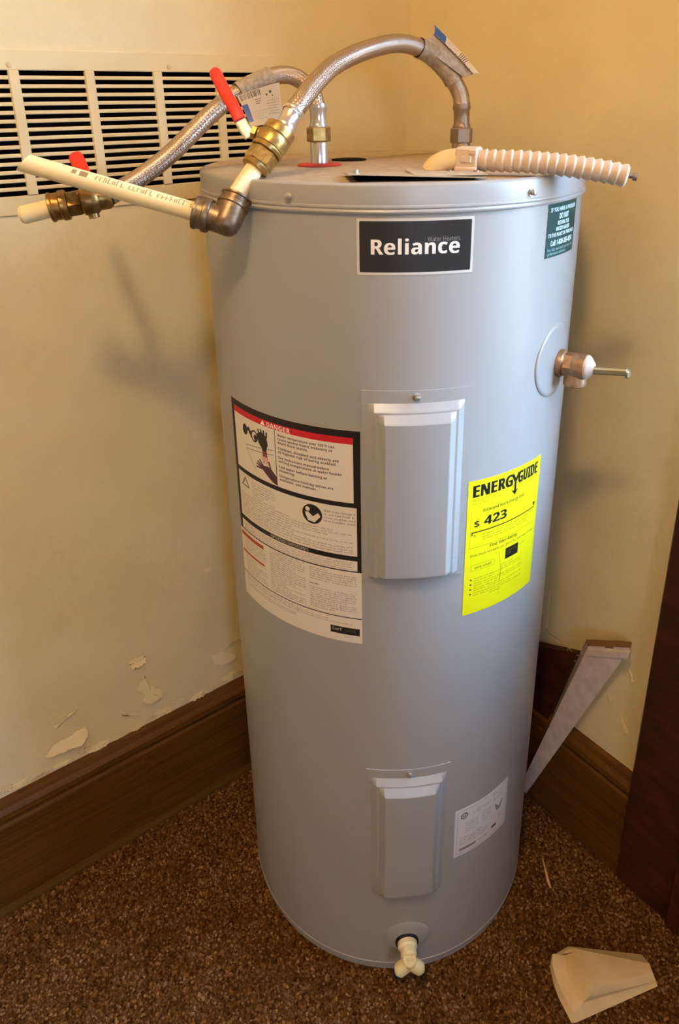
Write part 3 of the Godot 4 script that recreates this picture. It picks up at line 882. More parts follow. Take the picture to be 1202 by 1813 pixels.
# the looped pile of the carpet where the photograph shows it
func build_pile() -> void:
	var s := mb()
	var rows := []
	for q in [[1.0, 0.0], [1.15, 0.5], [0.6, 0.95], [0.0, 1.1]]:
		var row := []
		for j in 6:
			var a := TAU * j / 5.0
			row.append(Vector3(cos(a) * q[0] * 0.0019, q[1] * 0.0050, -sin(a) * q[0] * 0.0019))
		rows.append(row)
	grid(s, rows, [0, 0, 0, 0, 0, 0], [0, 0, 0, 0])
	s.generate_normals()
	var tones := [Color(0.045, 0.016, 0.004), Color(0.090, 0.037, 0.009), Color(0.140, 0.064, 0.018), Color(0.20, 0.102, 0.036), Color(0.29, 0.17, 0.075)]
	var blot := FastNoiseLite.new(); blot.seed = 5; blot.frequency = 9.0
	var places := []; var cols := []
	var step := 0.0037
	var x := -1.30
	while x < -0.002:
		var z := 0.028
		while z < 1.05:
			var p := Vector2(x + rng.randf_range(-0.4, 0.4) * step, z + rng.randf_range(-0.4, 0.4) * step)
			if p.distance_to(Vector2(TC.x, TC.z)) > RT - 0.004 and p.x < -0.022 and p.x + p.y * 0.2 > -1.3:
				var sc := rng.randf_range(0.75, 1.25)
				var b := Basis.from_euler(Vector3(rng.randf_range(-0.9, 0.9), rng.randf_range(0, TAU), rng.randf_range(-0.9, 0.9))).scaled(Vector3(sc, sc * rng.randf_range(0.7, 1.15), sc))
				places.append(Transform3D(b, Vector3(p.x, -0.0015, p.y)))
				var t := clampf(rng.randfn(1.7, 1.05) + blot.get_noise_2d(p.x, p.y) * 0.8, 0, 3.99)
				cols.append(tones[int(t)].lerp(tones[int(t) + 1], t - int(t)))
			z += step
		x += step
	var mm := MultiMesh.new()
	mm.transform_format = MultiMesh.TRANSFORM_3D
	mm.use_colors = true
	mm.mesh = s.commit()
	mm.instance_count = places.size()
	for i in places.size():
		mm.set_instance_transform(i, places[i]); mm.set_instance_color(i, cols[i])
	var o := MultiMeshInstance3D.new()
	o.multimesh = mm
	o.material_override = M.pile
	o.name = "carpet_pile"
	o.set_meta("kind", "stuff")
	tag(o, "speckled brown looped carpet pile covering the floor around the heater", "carpet")
	add_child(o, true)

# ------------------------------------------------------------------ the vent in the left wall
func build_vent() -> void:
	var v := thing("vent_grille", "cream painted metal air vent with rows of horizontal slots in the wall", "vent", V(-0.65, 1.242, 0.0))
	var x0 := -1.045 + 0.65; var x1 := -0.272 + 0.65       # the slotted field, in the vent's axes
	var y0 := 1.1665 - 1.242; var y1 := 1.3185 - 1.242
	var s := mb()
	var F := [[x0 - 0.024, y0 - 0.024, x1 + 0.024, y1 + 0.024]]
	for q in [[F[0][0], x0, F[0][1], F[0][3]], [x1, F[0][2], F[0][1], F[0][3]], [x0, x1, F[0][1], y0], [x0, x1, y1, F[0][3]]]:
		box(s, V((q[0] + q[1]) / 2.0, (q[2] + q[3]) / 2.0, 0.0012), V(q[1] - q[0], q[3] - q[2], 0.0032), 0.0008)
	obj("frame", s, M.grille, v)
	for k in 14:
		var y := (1.3151 - 0.01036 * (k + 0.5)) - 1.242
		s = mb()
		box(s, V((x0 + x1) / 2, y, 0.0005), V(x1 - x0, 0.0046, 0.0045), 0.0008, Basis(V(1, 0, 0), 0.04))
		obj("slat", s, M.grille, v)
	var c := -0.3670 + 0.65
	while c > x0 + 0.02:
		s = mb(); box(s, V(c, (y0 + y1) / 2, 0.0015), V(0.0130, y1 - y0, 0.0062), 0.0012)
		obj("mullion", s, M.grille, v)
		c -= 0.0948
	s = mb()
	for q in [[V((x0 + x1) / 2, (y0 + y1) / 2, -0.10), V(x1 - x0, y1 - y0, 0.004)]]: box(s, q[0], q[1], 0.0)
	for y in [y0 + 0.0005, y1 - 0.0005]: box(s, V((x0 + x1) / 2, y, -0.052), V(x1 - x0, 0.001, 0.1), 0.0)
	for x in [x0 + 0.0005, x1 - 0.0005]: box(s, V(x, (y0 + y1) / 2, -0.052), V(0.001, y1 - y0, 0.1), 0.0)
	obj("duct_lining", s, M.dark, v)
	for x in [-0.6550, -0.4440]:
		s = mb(); lathe(s, V(x + 0.65, 1.3245 - 1.242, 0.0028), V(0, 0, 1), [[0.0, -0.0005], [0.0036, -0.0005], [0.0032, 0.0009], [0.0015, 0.0016], [0.0, 0.0017]], 14)
		obj("screw", s, M.plaster, v)

# ------------------------------------------------------------------ the heater
func screw(parent: Node, at: Vector3, dir: Vector3, r := 0.0036) -> void:
	var s := mb()
	lathe(s, at, dir, [[0.0, -0.001], [r * 1.35, -0.001], [r * 1.35, 0.0006], [r * 0.95, 0.0008], [r * 0.95, 0.0042], [r * 0.6, 0.0050], [0.0, 0.0051]], 18, 0)
	obj("screw", s, M.screw, parent, "small bright steel screw")

func panel(parent: Node, a0: float, a1: float, y0: float, y1: float) -> void:
	# a pressed steel cover: flange, then two bevelled steps up to a raised face
	var hs := [0.0008, 0.0018, 0.0018, 0.0082, 0.0087, 0.0087, 0.0156, 0.0162]
	var sd := [0.0, 0.0002, 0.0065, 0.0150, 0.0160, 0.0185, 0.0262, 0.0275]
	var td := [0.0, 0.0002, 0.0150, 0.0230, 0.0240, 0.0255, 0.0345, 0.0355]
	var bd := [0.0, 0.0002, 0.0060, 0.0090, 0.0095, 0.0110, 0.0140, 0.0145]
	var side := []; var top := []; var bottom := []
	for k in 8: side.append([sd[k], hs[k]]); top.append([td[k], hs[k]]); bottom.append([bd[k], hs[k]])
	var w := deg_to_rad(a1 - a0) * RT; var h := y1 - y0
	var us := []; var hu := []
	for q in side: us.append(q[0]); hu.append(q[1])
	for k in 6: us.append(lerpf(0.0275, w - 0.0275, (k + 1) / 7.0)); hu.append(0.0162)
	for i in side.size(): us.append(w - side[side.size() - 1 - i][0]); hu.append(side[side.size() - 1 - i][1])
	var vs := []; var hv := []
	for q in bottom: vs.append(q[0]); hv.append(q[1])
	for k in 4: vs.append(lerpf(0.0145, h - 0.0355, (k + 1) / 5.0)); hv.append(0.0162)
	for i in top.size(): vs.append(h - top[top.size() - 1 - i][0]); hv.append(top[top.size() - 1 - i][1])
	var rows := []
	for i in vs.size():
		var row := []
		for j in us.size():
			row.append(around(a0 + rad_to_deg(us[j] / RT), RT + minf(hu[j], hv[i]), y0 + vs[i]))
		rows.append(row)
	var s := mb()
	# flat shading between the pressed lines, smooth along the curve: one group per band
	for i in rows.size() - 1:
		for j in us.size() - 1:
			var gh: float = minf(hu[j], hv[i]); var gh2: float = minf(hu[j + 1], hv[i + 1])
			var g := 1
			if absf(hu[j] - hu[j + 1]) > 1e-6 and maxf(hu[j], hu[j + 1]) <= maxf(hv[i], hv[i + 1]) + 1e-6: g = 10 + (j if j < 8 else 30 + j)
			elif absf(hv[i] - hv[i + 1]) > 1e-6: g = 80 + i
			elif gh > 0.0160 and gh2 > 0.0160: g = 2
			elif gh > 0.0085: g = 3
			var a: Vector3 = rows[i][j]; var b: Vector3 = rows[i][j + 1]; var c: Vector3 = rows[i + 1][j + 1]; var d: Vector3 = rows[i + 1][j]
			# split along the mitre so that the corner folds are clean
			var left_low: bool = (hu[j] < hu[j + 1] and hv[i] < hv[i + 1]) or (hu[j] > hu[j + 1] and hv[i] > hv[i + 1])
			if left_low:
				tri(s, a, b, c, g); tri(s, a, c, d, g)
			else:
				tri(s, a, b, d, g); tri(s, b, c, d, g)
	var o := obj("access_panel", s, M.paint, parent)
	var m := (a0 + a1) / 2.0
	screw(o, around(m, RT + 0.002, y1 - 0.0075), around(m, 1.0, 0.0))

func build_heater() -> void:
	var h := thing("water_heater", "tall grey cylindrical electric water heater standing in the corner with stickers", "water heater", TC)
	var s := mb()
	lathe(s, Vector3.ZERO, V(0, 1, 0), [[0.0, 0.0], [0.234, 0.0], [0.238, 0.004], [0.2395, 0.020], [0.2408, 0.0205], [0.2408, 0.0215], [RT, 0.0225], [RT, 0.30], [RT, 0.70], [RT, 1.190], [0.0, 1.190]], 128)
	obj("jacket", s, M.paint, h)
	s = mb()       # the lid: rolled bead, skirt, rounded shoulder
	lathe(s, Vector3.ZERO, V(0, 1, 0), [[0.2395, 1.1742], [0.2415, 1.1734], [0.2428, 1.1745], [0.2432, 1.1761], [0.2425, 1.1777], [0.2414, 1.1785], [0.2422, 1.1791], [0.2426, 1.1804], [0.2422, 1.1817], [0.2413, 1.1824], [0.2413, 1.1985], [0.2405, 1.2012], [0.2385, 1.2028], [0.236, 1.2034]], 128)
	var lid := obj("lid", s, M.paint, h)
	s = mb()
	lathe(s, Vector3.ZERO, V(0, 1, 0), [[0.2362, 1.2034], [0.2335, 1.2024], [0.231, 1.2020], [0.12, 1.2024], [0.0, 1.2026]], 128)
	obj("lid_top", s, M.dusty, lid, "dusty brownish top of the lid")
	for a in [-65.1, -2.2]: screw(lid, around(a, 0.2414, 1.1886), around(a, 1.0, 0.0))
	# lid fittings
	s = mb()
	var hole := V(-0.2875, 1.2026, 0.2125) - TC
	lathe(s, hole, V(0, 1, 0), [[0.0, -0.002], [0.024, -0.002], [0.024, 0.0012], [0.020, 0.0018], [0.0, 0.0012]], 32)
	obj("knockout", s, M.dark, h, "dark round knockout in the lid")
	var hot := V(-0.367, 1.2026, 0.257) - TC; var cold := V(-0.183, 1.2026, 0.3215) - TC
	s = mb()
	lathe(s, hot, V(0, 1, 0), [[0.0, 0.0], [0.0275, 0.0], [0.0282, 0.0012], [0.0265, 0.0024], [0.013, 0.0036], [0.0, 0.0036]], 36)
	obj("hot_ring", s, M.red_ring, h, "flat red plastic ring round the hot nipple")
	s = mb()
	lathe(s, hot, V(0, 1, 0), [[0.0, 0.0], [0.0113, 0.001], [0.0113, 0.028], [0.0100, 0.030], [0.0, 0.030]], 28)
	obj("hot_nipple", s, M.steel, h, "short shiny steel pipe nipple")
	s = mb()
	lathe(s, cold, V(0, 1, 0), [[0.0, 0.0], [0.0122, 0.001], [0.0122, 0.022], [0.0110, 0.024], [0.0, 0.024]], 28)
	obj("cold_nipple", s, M.dull_steel, h, "dull brownish steel pipe nipple")
	# junction box: dark opening and its cover, sprung up along the front edge
	var ax := V(0.843, 0, 0.537); var fr := V(-0.537, 0, 0.843)
	s = mb()
	box(s, fr * 0.178 + V(0, 1.2032, 0), V(0.122, 0.0012, 0.062), 0.0, Basis(ax, V(0, 1, 0), -fr * -1.0))
	obj("box_opening", s, M.dark, h, "dark gap under the lifted cover")
	s = mb()
	var bx := Basis(ax, V(0, 1, 0), fr)
	var c0 := fr * 0.178 + V(0, 1.203, 0)
	var P := func(u: float, w: float) -> Vector3:     # u across, w towards the front: the left front corner is sprung up most
		var up := 0.0022 + 0.0060 * clampf(0.5 - u / 0.145, 0, 1) * clampf(0.5 + w / 0.078, 0, 1)
		return c0 + ax * u + fr * w + V(0, up, 0)
	var top := []; var us := []
	for i in 7:
		var row := []
		for j in 9: row.append(P.call(lerpf(-0.070, 0.070, j / 8.0), lerpf(0.037, -0.037, i / 6.0)))
		top.append(row)
	for j in 9: us.append(j / 8.0)
	grid(s, top, us, [0, 1, 2, 3, 4, 5, 6])
	var bot := []
	for i in 7:
		var row := []
		for j in 9: row.append(top[i][8 - j] - V(0, 0.0011, 0))
		bot.append(row)
	grid(s, bot, us, [0, 1, 2, 3, 4, 5, 6])
	for j in 8:
		quad(s, top[0][j] - V(0, 0.0011, 0), top[0][j + 1] - V(0, 0.0011, 0), top[0][j + 1], top[0][j])
		quad(s, top[6][j + 1] - V(0, 0.0011, 0), top[6][j] - V(0, 0.0011, 0), top[6][j], top[6][j + 1])
	for i in 6:
		quad(s, top[i + 1][0] - V(0, 0.0011, 0), top[i][0] - V(0, 0.0011, 0), top[i][0], top[i + 1][0])
		quad(s, top[i][8] - V(0, 0.0011, 0), top[i + 1][8] - V(0, 0.0011, 0), top[i + 1][8], top[i][8])
	var cover := obj("box_cover", s, M.dusty, h, "thin dusty junction box cover with a lifted corner")
	screw(cover, P.call(-0.062, 0.030) , V(0, 1, 0), 0.003)
	s = mb()
	box(s, c0 + ax * 0.035 + fr * 0.002 + V(0, 0.0046, 0), V(0.075, 0.0014, 0.066), 0.0005, bx)
	obj("step_plate", s, M.dusty, cover)
	# covers over the two elements
	panel(h, -47.2, -18.0, 0.737, 0.985)
	panel(h, -46.8, -18.4, 0.181, 0.429)
	# stickers
	s = mb(); wrap_sheet(s, -47.85, -18.95, 1.1122, 1.1695, RT); obj("brand_plate", s, brand_print(), h, "black plate with pale lettering and a silver edge")
	s = mb(); wrap_sheet(s, -95.7, -47.5, 0.639, 0.9345, RT, 0.0004, 36); obj("warning_sticker", s, danger_print(), h, "large white danger sticker with a red band")
	s = mb(); wrap_sheet(s, -17.0, 12.6, 0.672, 0.8627, RT); obj("energy_sticker", s, energy_print(), h, "bright yellow energy cost sticker")
	s = mb(); wrap_sheet(s, 5.3, 22.6, 1.114, 1.1727, RT); obj("service_sticker", s, green_print(), h, "dark green sticker with white print")
	s = mb(); wrap_sheet(s, -15.7, 9.4, 0.231, 0.3263, RT); obj("rating_sticker", s, rating_print(), h, "small white rating sticker with grey print")
	build_relief(h)
	build_drain(h)

func build_relief(h: Node3D) -> void:
	var r := Node3D.new(); r.name = "relief_valve"; h.add_child(r, true)
	r.set_meta("label", "brass relief valve with a test lever")
	var a := 20.0
	var y := 0.976
	var d := around(a, 1.0, 0.0).normalized()
	var base := around(a, RT, y)
	# round escutcheon bent to the jacket
	var s := mb()
	var rows := []; var us := []
	for q in [[0.0, 0.0009], [0.02, 0.0009], [0.040, 0.0009], [0.0455, 0.0012], [0.046, 0.0]]:
		var row := []
		for j in 41:
			var th := TAU * j / 40.0
			row.append(around(16.0 + rad_to_deg(cos(th) * q[0] / RT), RT + q[1] * 1.3, 0.984 + sin(th) * q[0]))
		rows.append(row)
	rows.reverse()
	for j in 41: us.append(j / 40.0)
	grid(s, rows, us, [0, 1, 2, 3, 4])
	obj("escutcheon", s, M.paint, r, "round grey cover plate")
	s = mb()
	lathe(s, base, d, [[0.0, -0.01], [0.0125, -0.01], [0.0125, 0.0], [0.0165, 0.0], [0.0175, 0.003], [0.0165, 0.007], [0.0140, 0.009], [0.0140, 0.012], [0.0, 0.012]], 28)
	lathe(s, base, d, [[0.0, 0.010], [0.0155, 0.010], [0.0155, 0.021], [0.0, 0.021]], 36, 6)
	lathe(s, base, d, [[0.0, 0.019], [0.0150, 0.019], [0.0158, 0.022], [0.0158, 0.034], [0.0140, 0.035], [0.0, 0.035]], 28)
	lathe(s, base + d * 0.0225 + V(0, 0.002, 0), V(0, -1, 0), [[0.0, 0.0], [0.0115, 0.0], [0.0120, 0.014], [0.0138, 0.019], [0.0138, 0.026], [0.0122, 0.0275], [0.009, 0.0275], [0.009, 0.014], [0.0, 0.014]], 28)
	obj("valve_body", s, M.old_brass, r)
	s = mb()
	lathe(s, base, d, [[0.0, 0.033], [0.0150, 0.033], [0.0150, 0.036], [0.0135, 0.0385], [0.0065, 0.0440], [0.0, 0.0440]], 28)
	obj("seal_cap", s, M.white_seal, r, "pale round cap")
	s = mb()
	var b := Basis(V(0, 1, 0).cross(d).normalized(), V(0, 1, 0), d)
	var tilt := Basis(b.x, -0.13) * b
	box(s, base + d * 0.063 + V(0, 0.0005, 0), V(0.010, 0.0085, 0.042), 0.002, tilt)
	box(s, base + d * 0.083 + V(0, 0.001, 0), V(0.011, 0.0100, 0.006), 0.002, tilt)
	obj("test_lever", s, M.galv, r, "short metal test lever")

func build_drain(h: Node3D) -> void:
	var r := Node3D.new(); r.name = "drain_valve"; h.add_child(r, true)
	r.set_meta("label", "cream plastic drain valve near the floor")
	var a := -32.3
	var d := around(a, 1.0, 0.0).normalized()
	var t := V(0, 1, 0).cross(d).normalized()       # to the viewer's right
	var y := 0.072
	var s := mb()
	var rows := []; var us := []
	for q in [[0.0, 0.0012], [0.02, 0.0012], [0.034, 0.0012], [0.036, 0.0]]:
		var row := []
		for j in 37:
			var th := TAU * j / 36.0
			row.append(around(a + rad_to_deg(cos(th) * q[0] / RT), RT + q[1], y + 0.010 + sin(th) * q[0] * 0.9))
		rows.append(row)
	rows.reverse()
	for j in 37: us.append(j / 36.0)
	grid(s, rows, us, [0, 1, 2, 3])
	obj("escutcheon", s, M.paint, r)
	var base := around(a, RT, y)
	s = mb()
	lathe(s, base, d, [[0.0, 0.0], [0.0180, 0.0], [0.0180, 0.003], [0.016, 0.004], [0.0, 0.004]], 28)
	obj("gasket", s, M.black, r, "black rubber gasket")
	s = mb()       # the body, its bonnet and the outlet that turns down
	lathe(s, base, d, [[0.0, 0.002], [0.0150, 0.002], [0.0150, 0.010], [0.0125, 0.013], [0.0125, 0.022], [0.010, 0.025], [0.0, 0.026]], 28)
	lathe(s, base + d * 0.013, V(0, -1, 0), [[0.0, -0.004], [0.0095, -0.004], [0.0095, 0.016], [0.011, 0.018], [0.011, 0.026], [0.0095, 0.028], [0.0, 0.028]], 24)
	obj("valve_body", s, M.valve_plastic, r)
	s = mb()       # a handle with two stubby lobes below its hub
	var hub := base + d * 0.029 - V(0, 0.004, 0)
	lathe(s, hub - d * 0.005, d, [[0.0, 0.0], [0.0100, 0.0], [0.0108, 0.003], [0.0098, 0.009], [0.005, 0.012], [0.0, 0.012]], 24)
	for ang in [90.0, 222.0, 318.0]:
		var q := t * cos(deg_to_rad(ang)) + V(0, 1, 0) * sin(deg_to_rad(ang))
		var l := 0.010 if ang < 100.0 else 0.026
		tube(s, curve([hub + q * 0.003, hub + q * l * 0.55, hub + q * l * 0.92 + d * 0.001, hub + q * l + d * 0.001], 4), func(u): return 0.0092 + 0.0010 * sin(u * PI) - 0.004 * maxf(0, u - 0.85) / 0.15, 16)
	obj("handle", s, M.valve_plastic, r, "cream lobed plastic handle")
	s = mb()
	var k := base + d * 0.030 - t * 0.0185 - V(0, 0.026, 0)
	lathe(s, k, (d - V(0, 0.5, 0)).normalized(), [[0.0, -0.004], [0.0065, -0.004], [0.0070, 0.003], [0.0050, 0.006], [0.0, 0.0065]], 20)
	obj("outlet_cap", s, M.black, r, "small black cap")

# ------------------------------------------------------------------ hoses, valves and pipes
func nut(s: SurfaceTool, at: Vector3, dir: Vector3, r: float, l: float) -> void:
	lathe(s, at, dir, [[0.0, 0.0], [r * 0.93, 0.0], [r, l * 0.08], [r, l * 0.92], [r * 0.93, l], [0.0, l]], 48, 6)

func ferrule(s: SurfaceTool, at: Vector3, dir: Vector3, r: float, l: float) -> void:
	lathe(s, at, dir, [[0.0, 0.0], [r * 1.08, 0.0], [r * 1.12, l * 0.06], [r * 1.08, l * 0.12], [r * 0.98, l * 0.2], [r * 0.98, l * 0.7], [r * 1.10, l * 0.78], [r * 1.12, l * 0.86], [r * 1.04, l], [0.0, l]], 28)

func hose_body(parent: Node, pts: Array, r: float) -> void:
	var s := mb()
	tube(s, pts, r, 24, true, Vector2(12, 126))
	obj("braid", s, M.braid, parent, "woven steel braid")

func flap(parent: Node, corners: Array, seed_: int, bend: Vector3, plain: Material = null, says := "printed paper flap with a barcode") -> void:
	# a paper flap through four corners (bottom left, bottom right, top right, top left), bowed by bend
	var s := mb()
	var rows := []; var back := []; var us := []; var vs := []
	var n: Vector3 = (corners[1] - corners[0]).cross(corners[3] - corners[0]).normalized()
	for i in 7:
		var row := []; var rb := []
		for j in 9:
			var u := j / 8.0; var v := i / 6.0
			var p: Vector3 = corners[0].lerp(corners[1], u).lerp(corners[3].lerp(corners[2], u), v)
			p += bend * (4.0 * u * (1.0 - u)) * 0.6 + bend * sin(v * 3.0) * 0.4
			row.append(p + n * 0.0004); rb.append(p - n * 0.0004)
		rows.append(row); rb.reverse(); back.append(rb); vs.append(1.0 - i / 6.0)
	for j in 9: us.append(j / 8.0)
	grid(s, rows, us, vs); 
	var rev := us.duplicate(); rev.reverse()
	grid(s, back, rev, vs)
	for j in 8:
		quad(s, back[0][8 - j], back[0][7 - j], rows[0][j + 1], rows[0][j]); quad(s, rows[6][j], rows[6][j + 1], back[6][7 - j], back[6][8 - j])
	for i in 6:
		quad(s, back[i][8], rows[i][0], rows[i + 1][0], back[i + 1][8]); quad(s, rows[i][8], back[i][0], back[i + 1][0], rows[i + 1][8])
	obj("label_flap", s, plain if plain else tag_print(seed_), parent, says)

func lever(parent: Node, stem0: Vector3, stem1: Vector3, pts: Array, face: Vector3, w: float) -> void:
	# stem, gland nut and flat lever: bare metal at the stem end, then the red grip
	var s := mb()
	var d := (stem1 - stem0).normalized()
	lathe(s, stem0 - d * 0.006, d, [[0.0, 0.0], [0.0125, 0.0], [0.0120, 0.010], [0.0100, 0.014], [0.0085, 0.016], [0.0085, 0.020], [0.0, 0.020]], 24)
	nut(s, stem0 + d * 0.016, d, 0.0080, 0.006)
	obj("stem", s, M.brass, parent)
	var h := Node3D.new(); h.name = "lever_handle"; parent.add_child(h, true)
	h.set_meta("label", "flat lever with a red plastic grip")
	s = mb()
	strip(s, [pts[0], pts[1], pts[2]], face, w * 0.98, 0.0022)
	obj("lever_plate", s, M.steel, h, "bare metal end of the lever")
	s = mb()
	var rest := pts.slice(2)
	strip(s, curve(rest, 14), face, w, 0.0080, true)
	obj("grip", s, M.red, h, "red plastic grip")

# a flat bar along points, w wide across face x tangent, thick along face, with rounded end
func strip(s: SurfaceTool, pts: Array, face: Vector3, w: float, thick: float, round_end := false) -> void:
	var rows := []; var us := []; var vs := []
	var total := 0.0
	for i in pts.size() - 1: total += pts[i].distance_to(pts[i + 1])
	var l := 0.0
	for i in pts.size():
		if i > 0: l += pts[i].distance_to(pts[i - 1])
		var t: Vector3 = (pts[mini(i + 1, pts.size() - 1)] - pts[maxi(i - 1, 0)]).normalized()
		var side := t.cross(face).normalized(); var n := side.cross(t).normalized()
		var k := 1.0
		if round_end:
			var left := total - l
			if left < w * 0.5: k = sqrt(maxf(0.06, 1.0 - pow(1.0 - left / (w * 0.5), 2.0)))
		var row := []
		for j in 17:
			var a := TAU * j / 16.0
			var cx := signf(cos(a)) * pow(absf(cos(a)), 0.65); var sy := signf(sin(a)) * pow(absf(sin(a)), 0.65)
			row.append(pts[i] + side * cx * w * 0.5 * k + n * sy * thick * 0.5 * minf(1.0, k + 0.2))
		rows.append(row); vs.append(l)
	for j in 17: us.append(j / 16.0)
	# wind so that the outside is the front: side x n = -t
	for r in rows: r.reverse()
	grid(s, rows, us, vs)
	for j in 16:
		tri(s, pts[0], rows[0][j + 1], rows[0][j], 7)
		tri(s, pts[-1], rows[-1][j], rows[-1][j + 1], 8)

func push_collar(s: SurfaceTool, at: Vector3, d: Vector3, r: float, l: float) -> void:
	lathe(s, at, d, [[0.0, 0.0], [r * 0.94, 0.0], [r, l * 0.10], [r, l * 0.35], [r * 0.90, l * 0.42], [r * 0.90, l * 0.75], [r * 0.98, l * 0.82], [r * 0.98, l * 0.95], [r * 0.86, l], [0.0, l]], 32)

func build_front_hose() -> void:
	var g := "braided hoses on top of the heater"
	var hose := thing("braided_hose", "long steel braided hose arching high from the heater's right-hand nipple", "hose", V(-0.183, 1.2246, 0.3215), g)
	var o := hose.position
	var A := [V(-0.1835, 1.266, 0.3212), V(-0.1850, 1.284, 0.3191), V(-0.1966, 1.3057, 0.3131), V(-0.2131, 1.3245, 0.3046), V(-0.2430, 1.3388, 0.3022), V(-0.2788, 1.3430, 0.3001), V(-0.3282, 1.3336, 0.3009), V(-0.3758, 1.3170, 0.3059), V(-0.4150, 1.2960, 0.3209), V(-0.4410, 1.2788, 0.3335), V(-0.4570, 1.2660, 0.3367)]
	var pts := []
	for q in A: pts.append(q - o)
	hose_body(hose, curve(pts, 8), 0.01085)
	var s := mb()
	nut(s, V(0, 0.0, 0), V(0, 1, 0), 0.0150, 0.019)
	obj("nut", s, M.dull_steel, hose, "dull steel hexagon nut")
	s = mb(); ferrule(s, V(0, 0.0185, 0), V(-0.03, 1, -0.02), 0.0105, 0.030); obj("ferrule", s, M.dull_steel, hose)
	var e0 := V(-0.4520, 1.2702, 0.3357) - o; var ed := (V(-0.4658, 1.2561, 0.3384) - V(-0.4525, 1.2713, 0.3356)).normalized()
	s = mb(); ferrule(s, e0, ed, 0.0108, 0.027); obj("ferrule", s, M.steel, hose)
	# the label: a sleeve round the hose and its two ends stuck together as a flap
	var band := []
	for q in [V(-0.1935, 1.3000, 0.3149), V(-0.2000, 1.3105, 0.3116), V(-0.2131, 1.3250, 0.3046), V(-0.2300, 1.3345, 0.3030), V(-0.2440, 1.3392, 0.3022)]: band.append(q - o)
	s = mb(); tube(s, curve(band, 5), 0.0122, 24, false)
	obj("label_sleeve", s, M.sleeve, hose, "dusty paper sleeve round the hose")
	flap(hose, [V(-0.2419, 1.3405, 0.3062) - o, V(-0.1914, 1.3040, 0.3314) - o, V(-0.1795, 1.3086, 0.3354) - o, V(-0.2191, 1.3568, 0.3035) - o], 0, V(0.0, 0.0, 0.0), M.sleeve, "dusty back of the stuck label")
	flap(hose, [V(-0.2217, 1.3552, 0.3063) - o, V(-0.1819, 1.3085, 0.3377) - o, V(-0.1701, 1.3086, 0.3372) - o, V(-0.2151, 1.3663, 0.2978) - o], 0, V(0.0012, 0.0012, 0.0008), strip_print(), "printed edge of the label, blue at one end")
	# the valve screwed to its far end
	var vd := (V(-0.5070, 1.2123, 0.3393) - V(-0.4658, 1.2561, 0.3384)).normalized()
	var v0 := V(-0.4696, 1.2528, 0.3384)
	var valve := thing("ball_valve", "large brass ball valve with a raised red lever above the pipe elbow", "valve", v0, "brass ball valves")
	s = mb()
	lathe(s, Vector3.ZERO, vd, [[0.0, 0.0], [0.0135, 0.0], [0.0168, 0.002], [0.0176, 0.005], [0.0176, 0.012], [0.0168, 0.013], [0.0174, 0.014], [0.0182, 0.020], [0.0174, 0.027], [0.0150, 0.029], [0.0, 0.029]], 36)
	lathe(s, vd * 0.028, vd, [[0.0, 0.0], [0.0172, 0.0], [0.0180, 0.002], [0.0172, 0.005], [0.0, 0.005]], 32)
	nut(s, vd * 0.033, vd, 0.0166, 0.017)
	lathe(s, vd * 0.050, vd, [[0.0, 0.0], [0.0150, 0.0], [0.0160, 0.002], [0.0152, 0.005], [0.0128, 0.006], [0.0, 0.006]], 32)
	obj("valve_body", s, M.brass, valve)
	var st0 := V(-0.4790, 1.2420, 0.3290) - v0; var st1 := V(-0.4960, 1.2500, 0.3085) - v0
	lever(valve, st0, st1, [V(-0.4945, 1.2440, 0.3115) - v0, V(-0.4970, 1.2530, 0.3030) - v0, V(-0.4975, 1.2605, 0.2965) - v0, V(-0.4985, 1.2720, 0.2875) - v0, V(-0.4993, 1.2890, 0.2700) - v0, V(-0.5005, 1.3135, 0.2480) - v0], V(-0.45, 0.1, 0.85).normalized(), 0.0138)
	# plastic stub between the valve and the elbow
	var a := V(-0.5075, 1.2125, 0.3393); var b := V(-0.5320, 1.1877, 0.3421)
	var stub := thing("pipe_stub", "short cream plastic pipe stub between brass valve and metal elbow", "pipe", a)
	s = mb(); tube(s, [Vector3.ZERO, (b - a)], 0.0099, 28)
	obj("tube", s, M.cpvc, stub)
	# elbow
	var c := V(-0.5501, 1.1628, 0.3483)
	var d1 := (V(-0.5283, 1.1913, 0.3416) - c).normalized(); var d2 := (V(-0.7062, 1.2224, 0.2066) - c).normalized()
	var el := thing("pipe_elbow", "tarnished bronze push-fit elbow joining two cream pipes left of the heater", "pipe fitting", c)
	s = mb()       # the upright arm runs past the bend and ends rounded; the level arm joins its side
	lathe(s, d1 * 0.022, -d1, [[0.0, 0.0], [0.0158, 0.0], [0.0162, 0.010], [0.0162, 0.024], [0.0150, 0.030], [0.0115, 0.0345], [0.006, 0.0365], [0.0, 0.037]], 32)
	tube(s, [V(0, 0, 0), d2 * 0.010, d2 * 0.022], 0.0148, 28)
	obj("elbow_body", s, M.bronze, el)
	s = mb(); push_collar(s, d1 * 0.016, d1, 0.0172, 0.014); obj("collar", s, M.bronze, el)
	s = mb(); push_collar(s, d2 * 0.017, d2, 0.0182, 0.017); obj("collar", s, M.bronze, el)
	# the long pipe
	var p0 := c + d2 * 0.026; var p1 := V(-0.7062, 1.2224, 0.2066)
	var pipe := thing("plastic_pipe", "long cream plastic pipe with faint printing running left from the elbow", "pipe", p0)
	s = mb()
	var ax := (p1 - p0); var L := ax.length(); ax /= L
	var f := frame(-ax)
	var facing := V(-0.35, 0.72, 0.60)
	var spin := atan2(f.y.dot(facing), f.x.dot(facing)) - PI
	var rows := []; var us := []; var vs := []
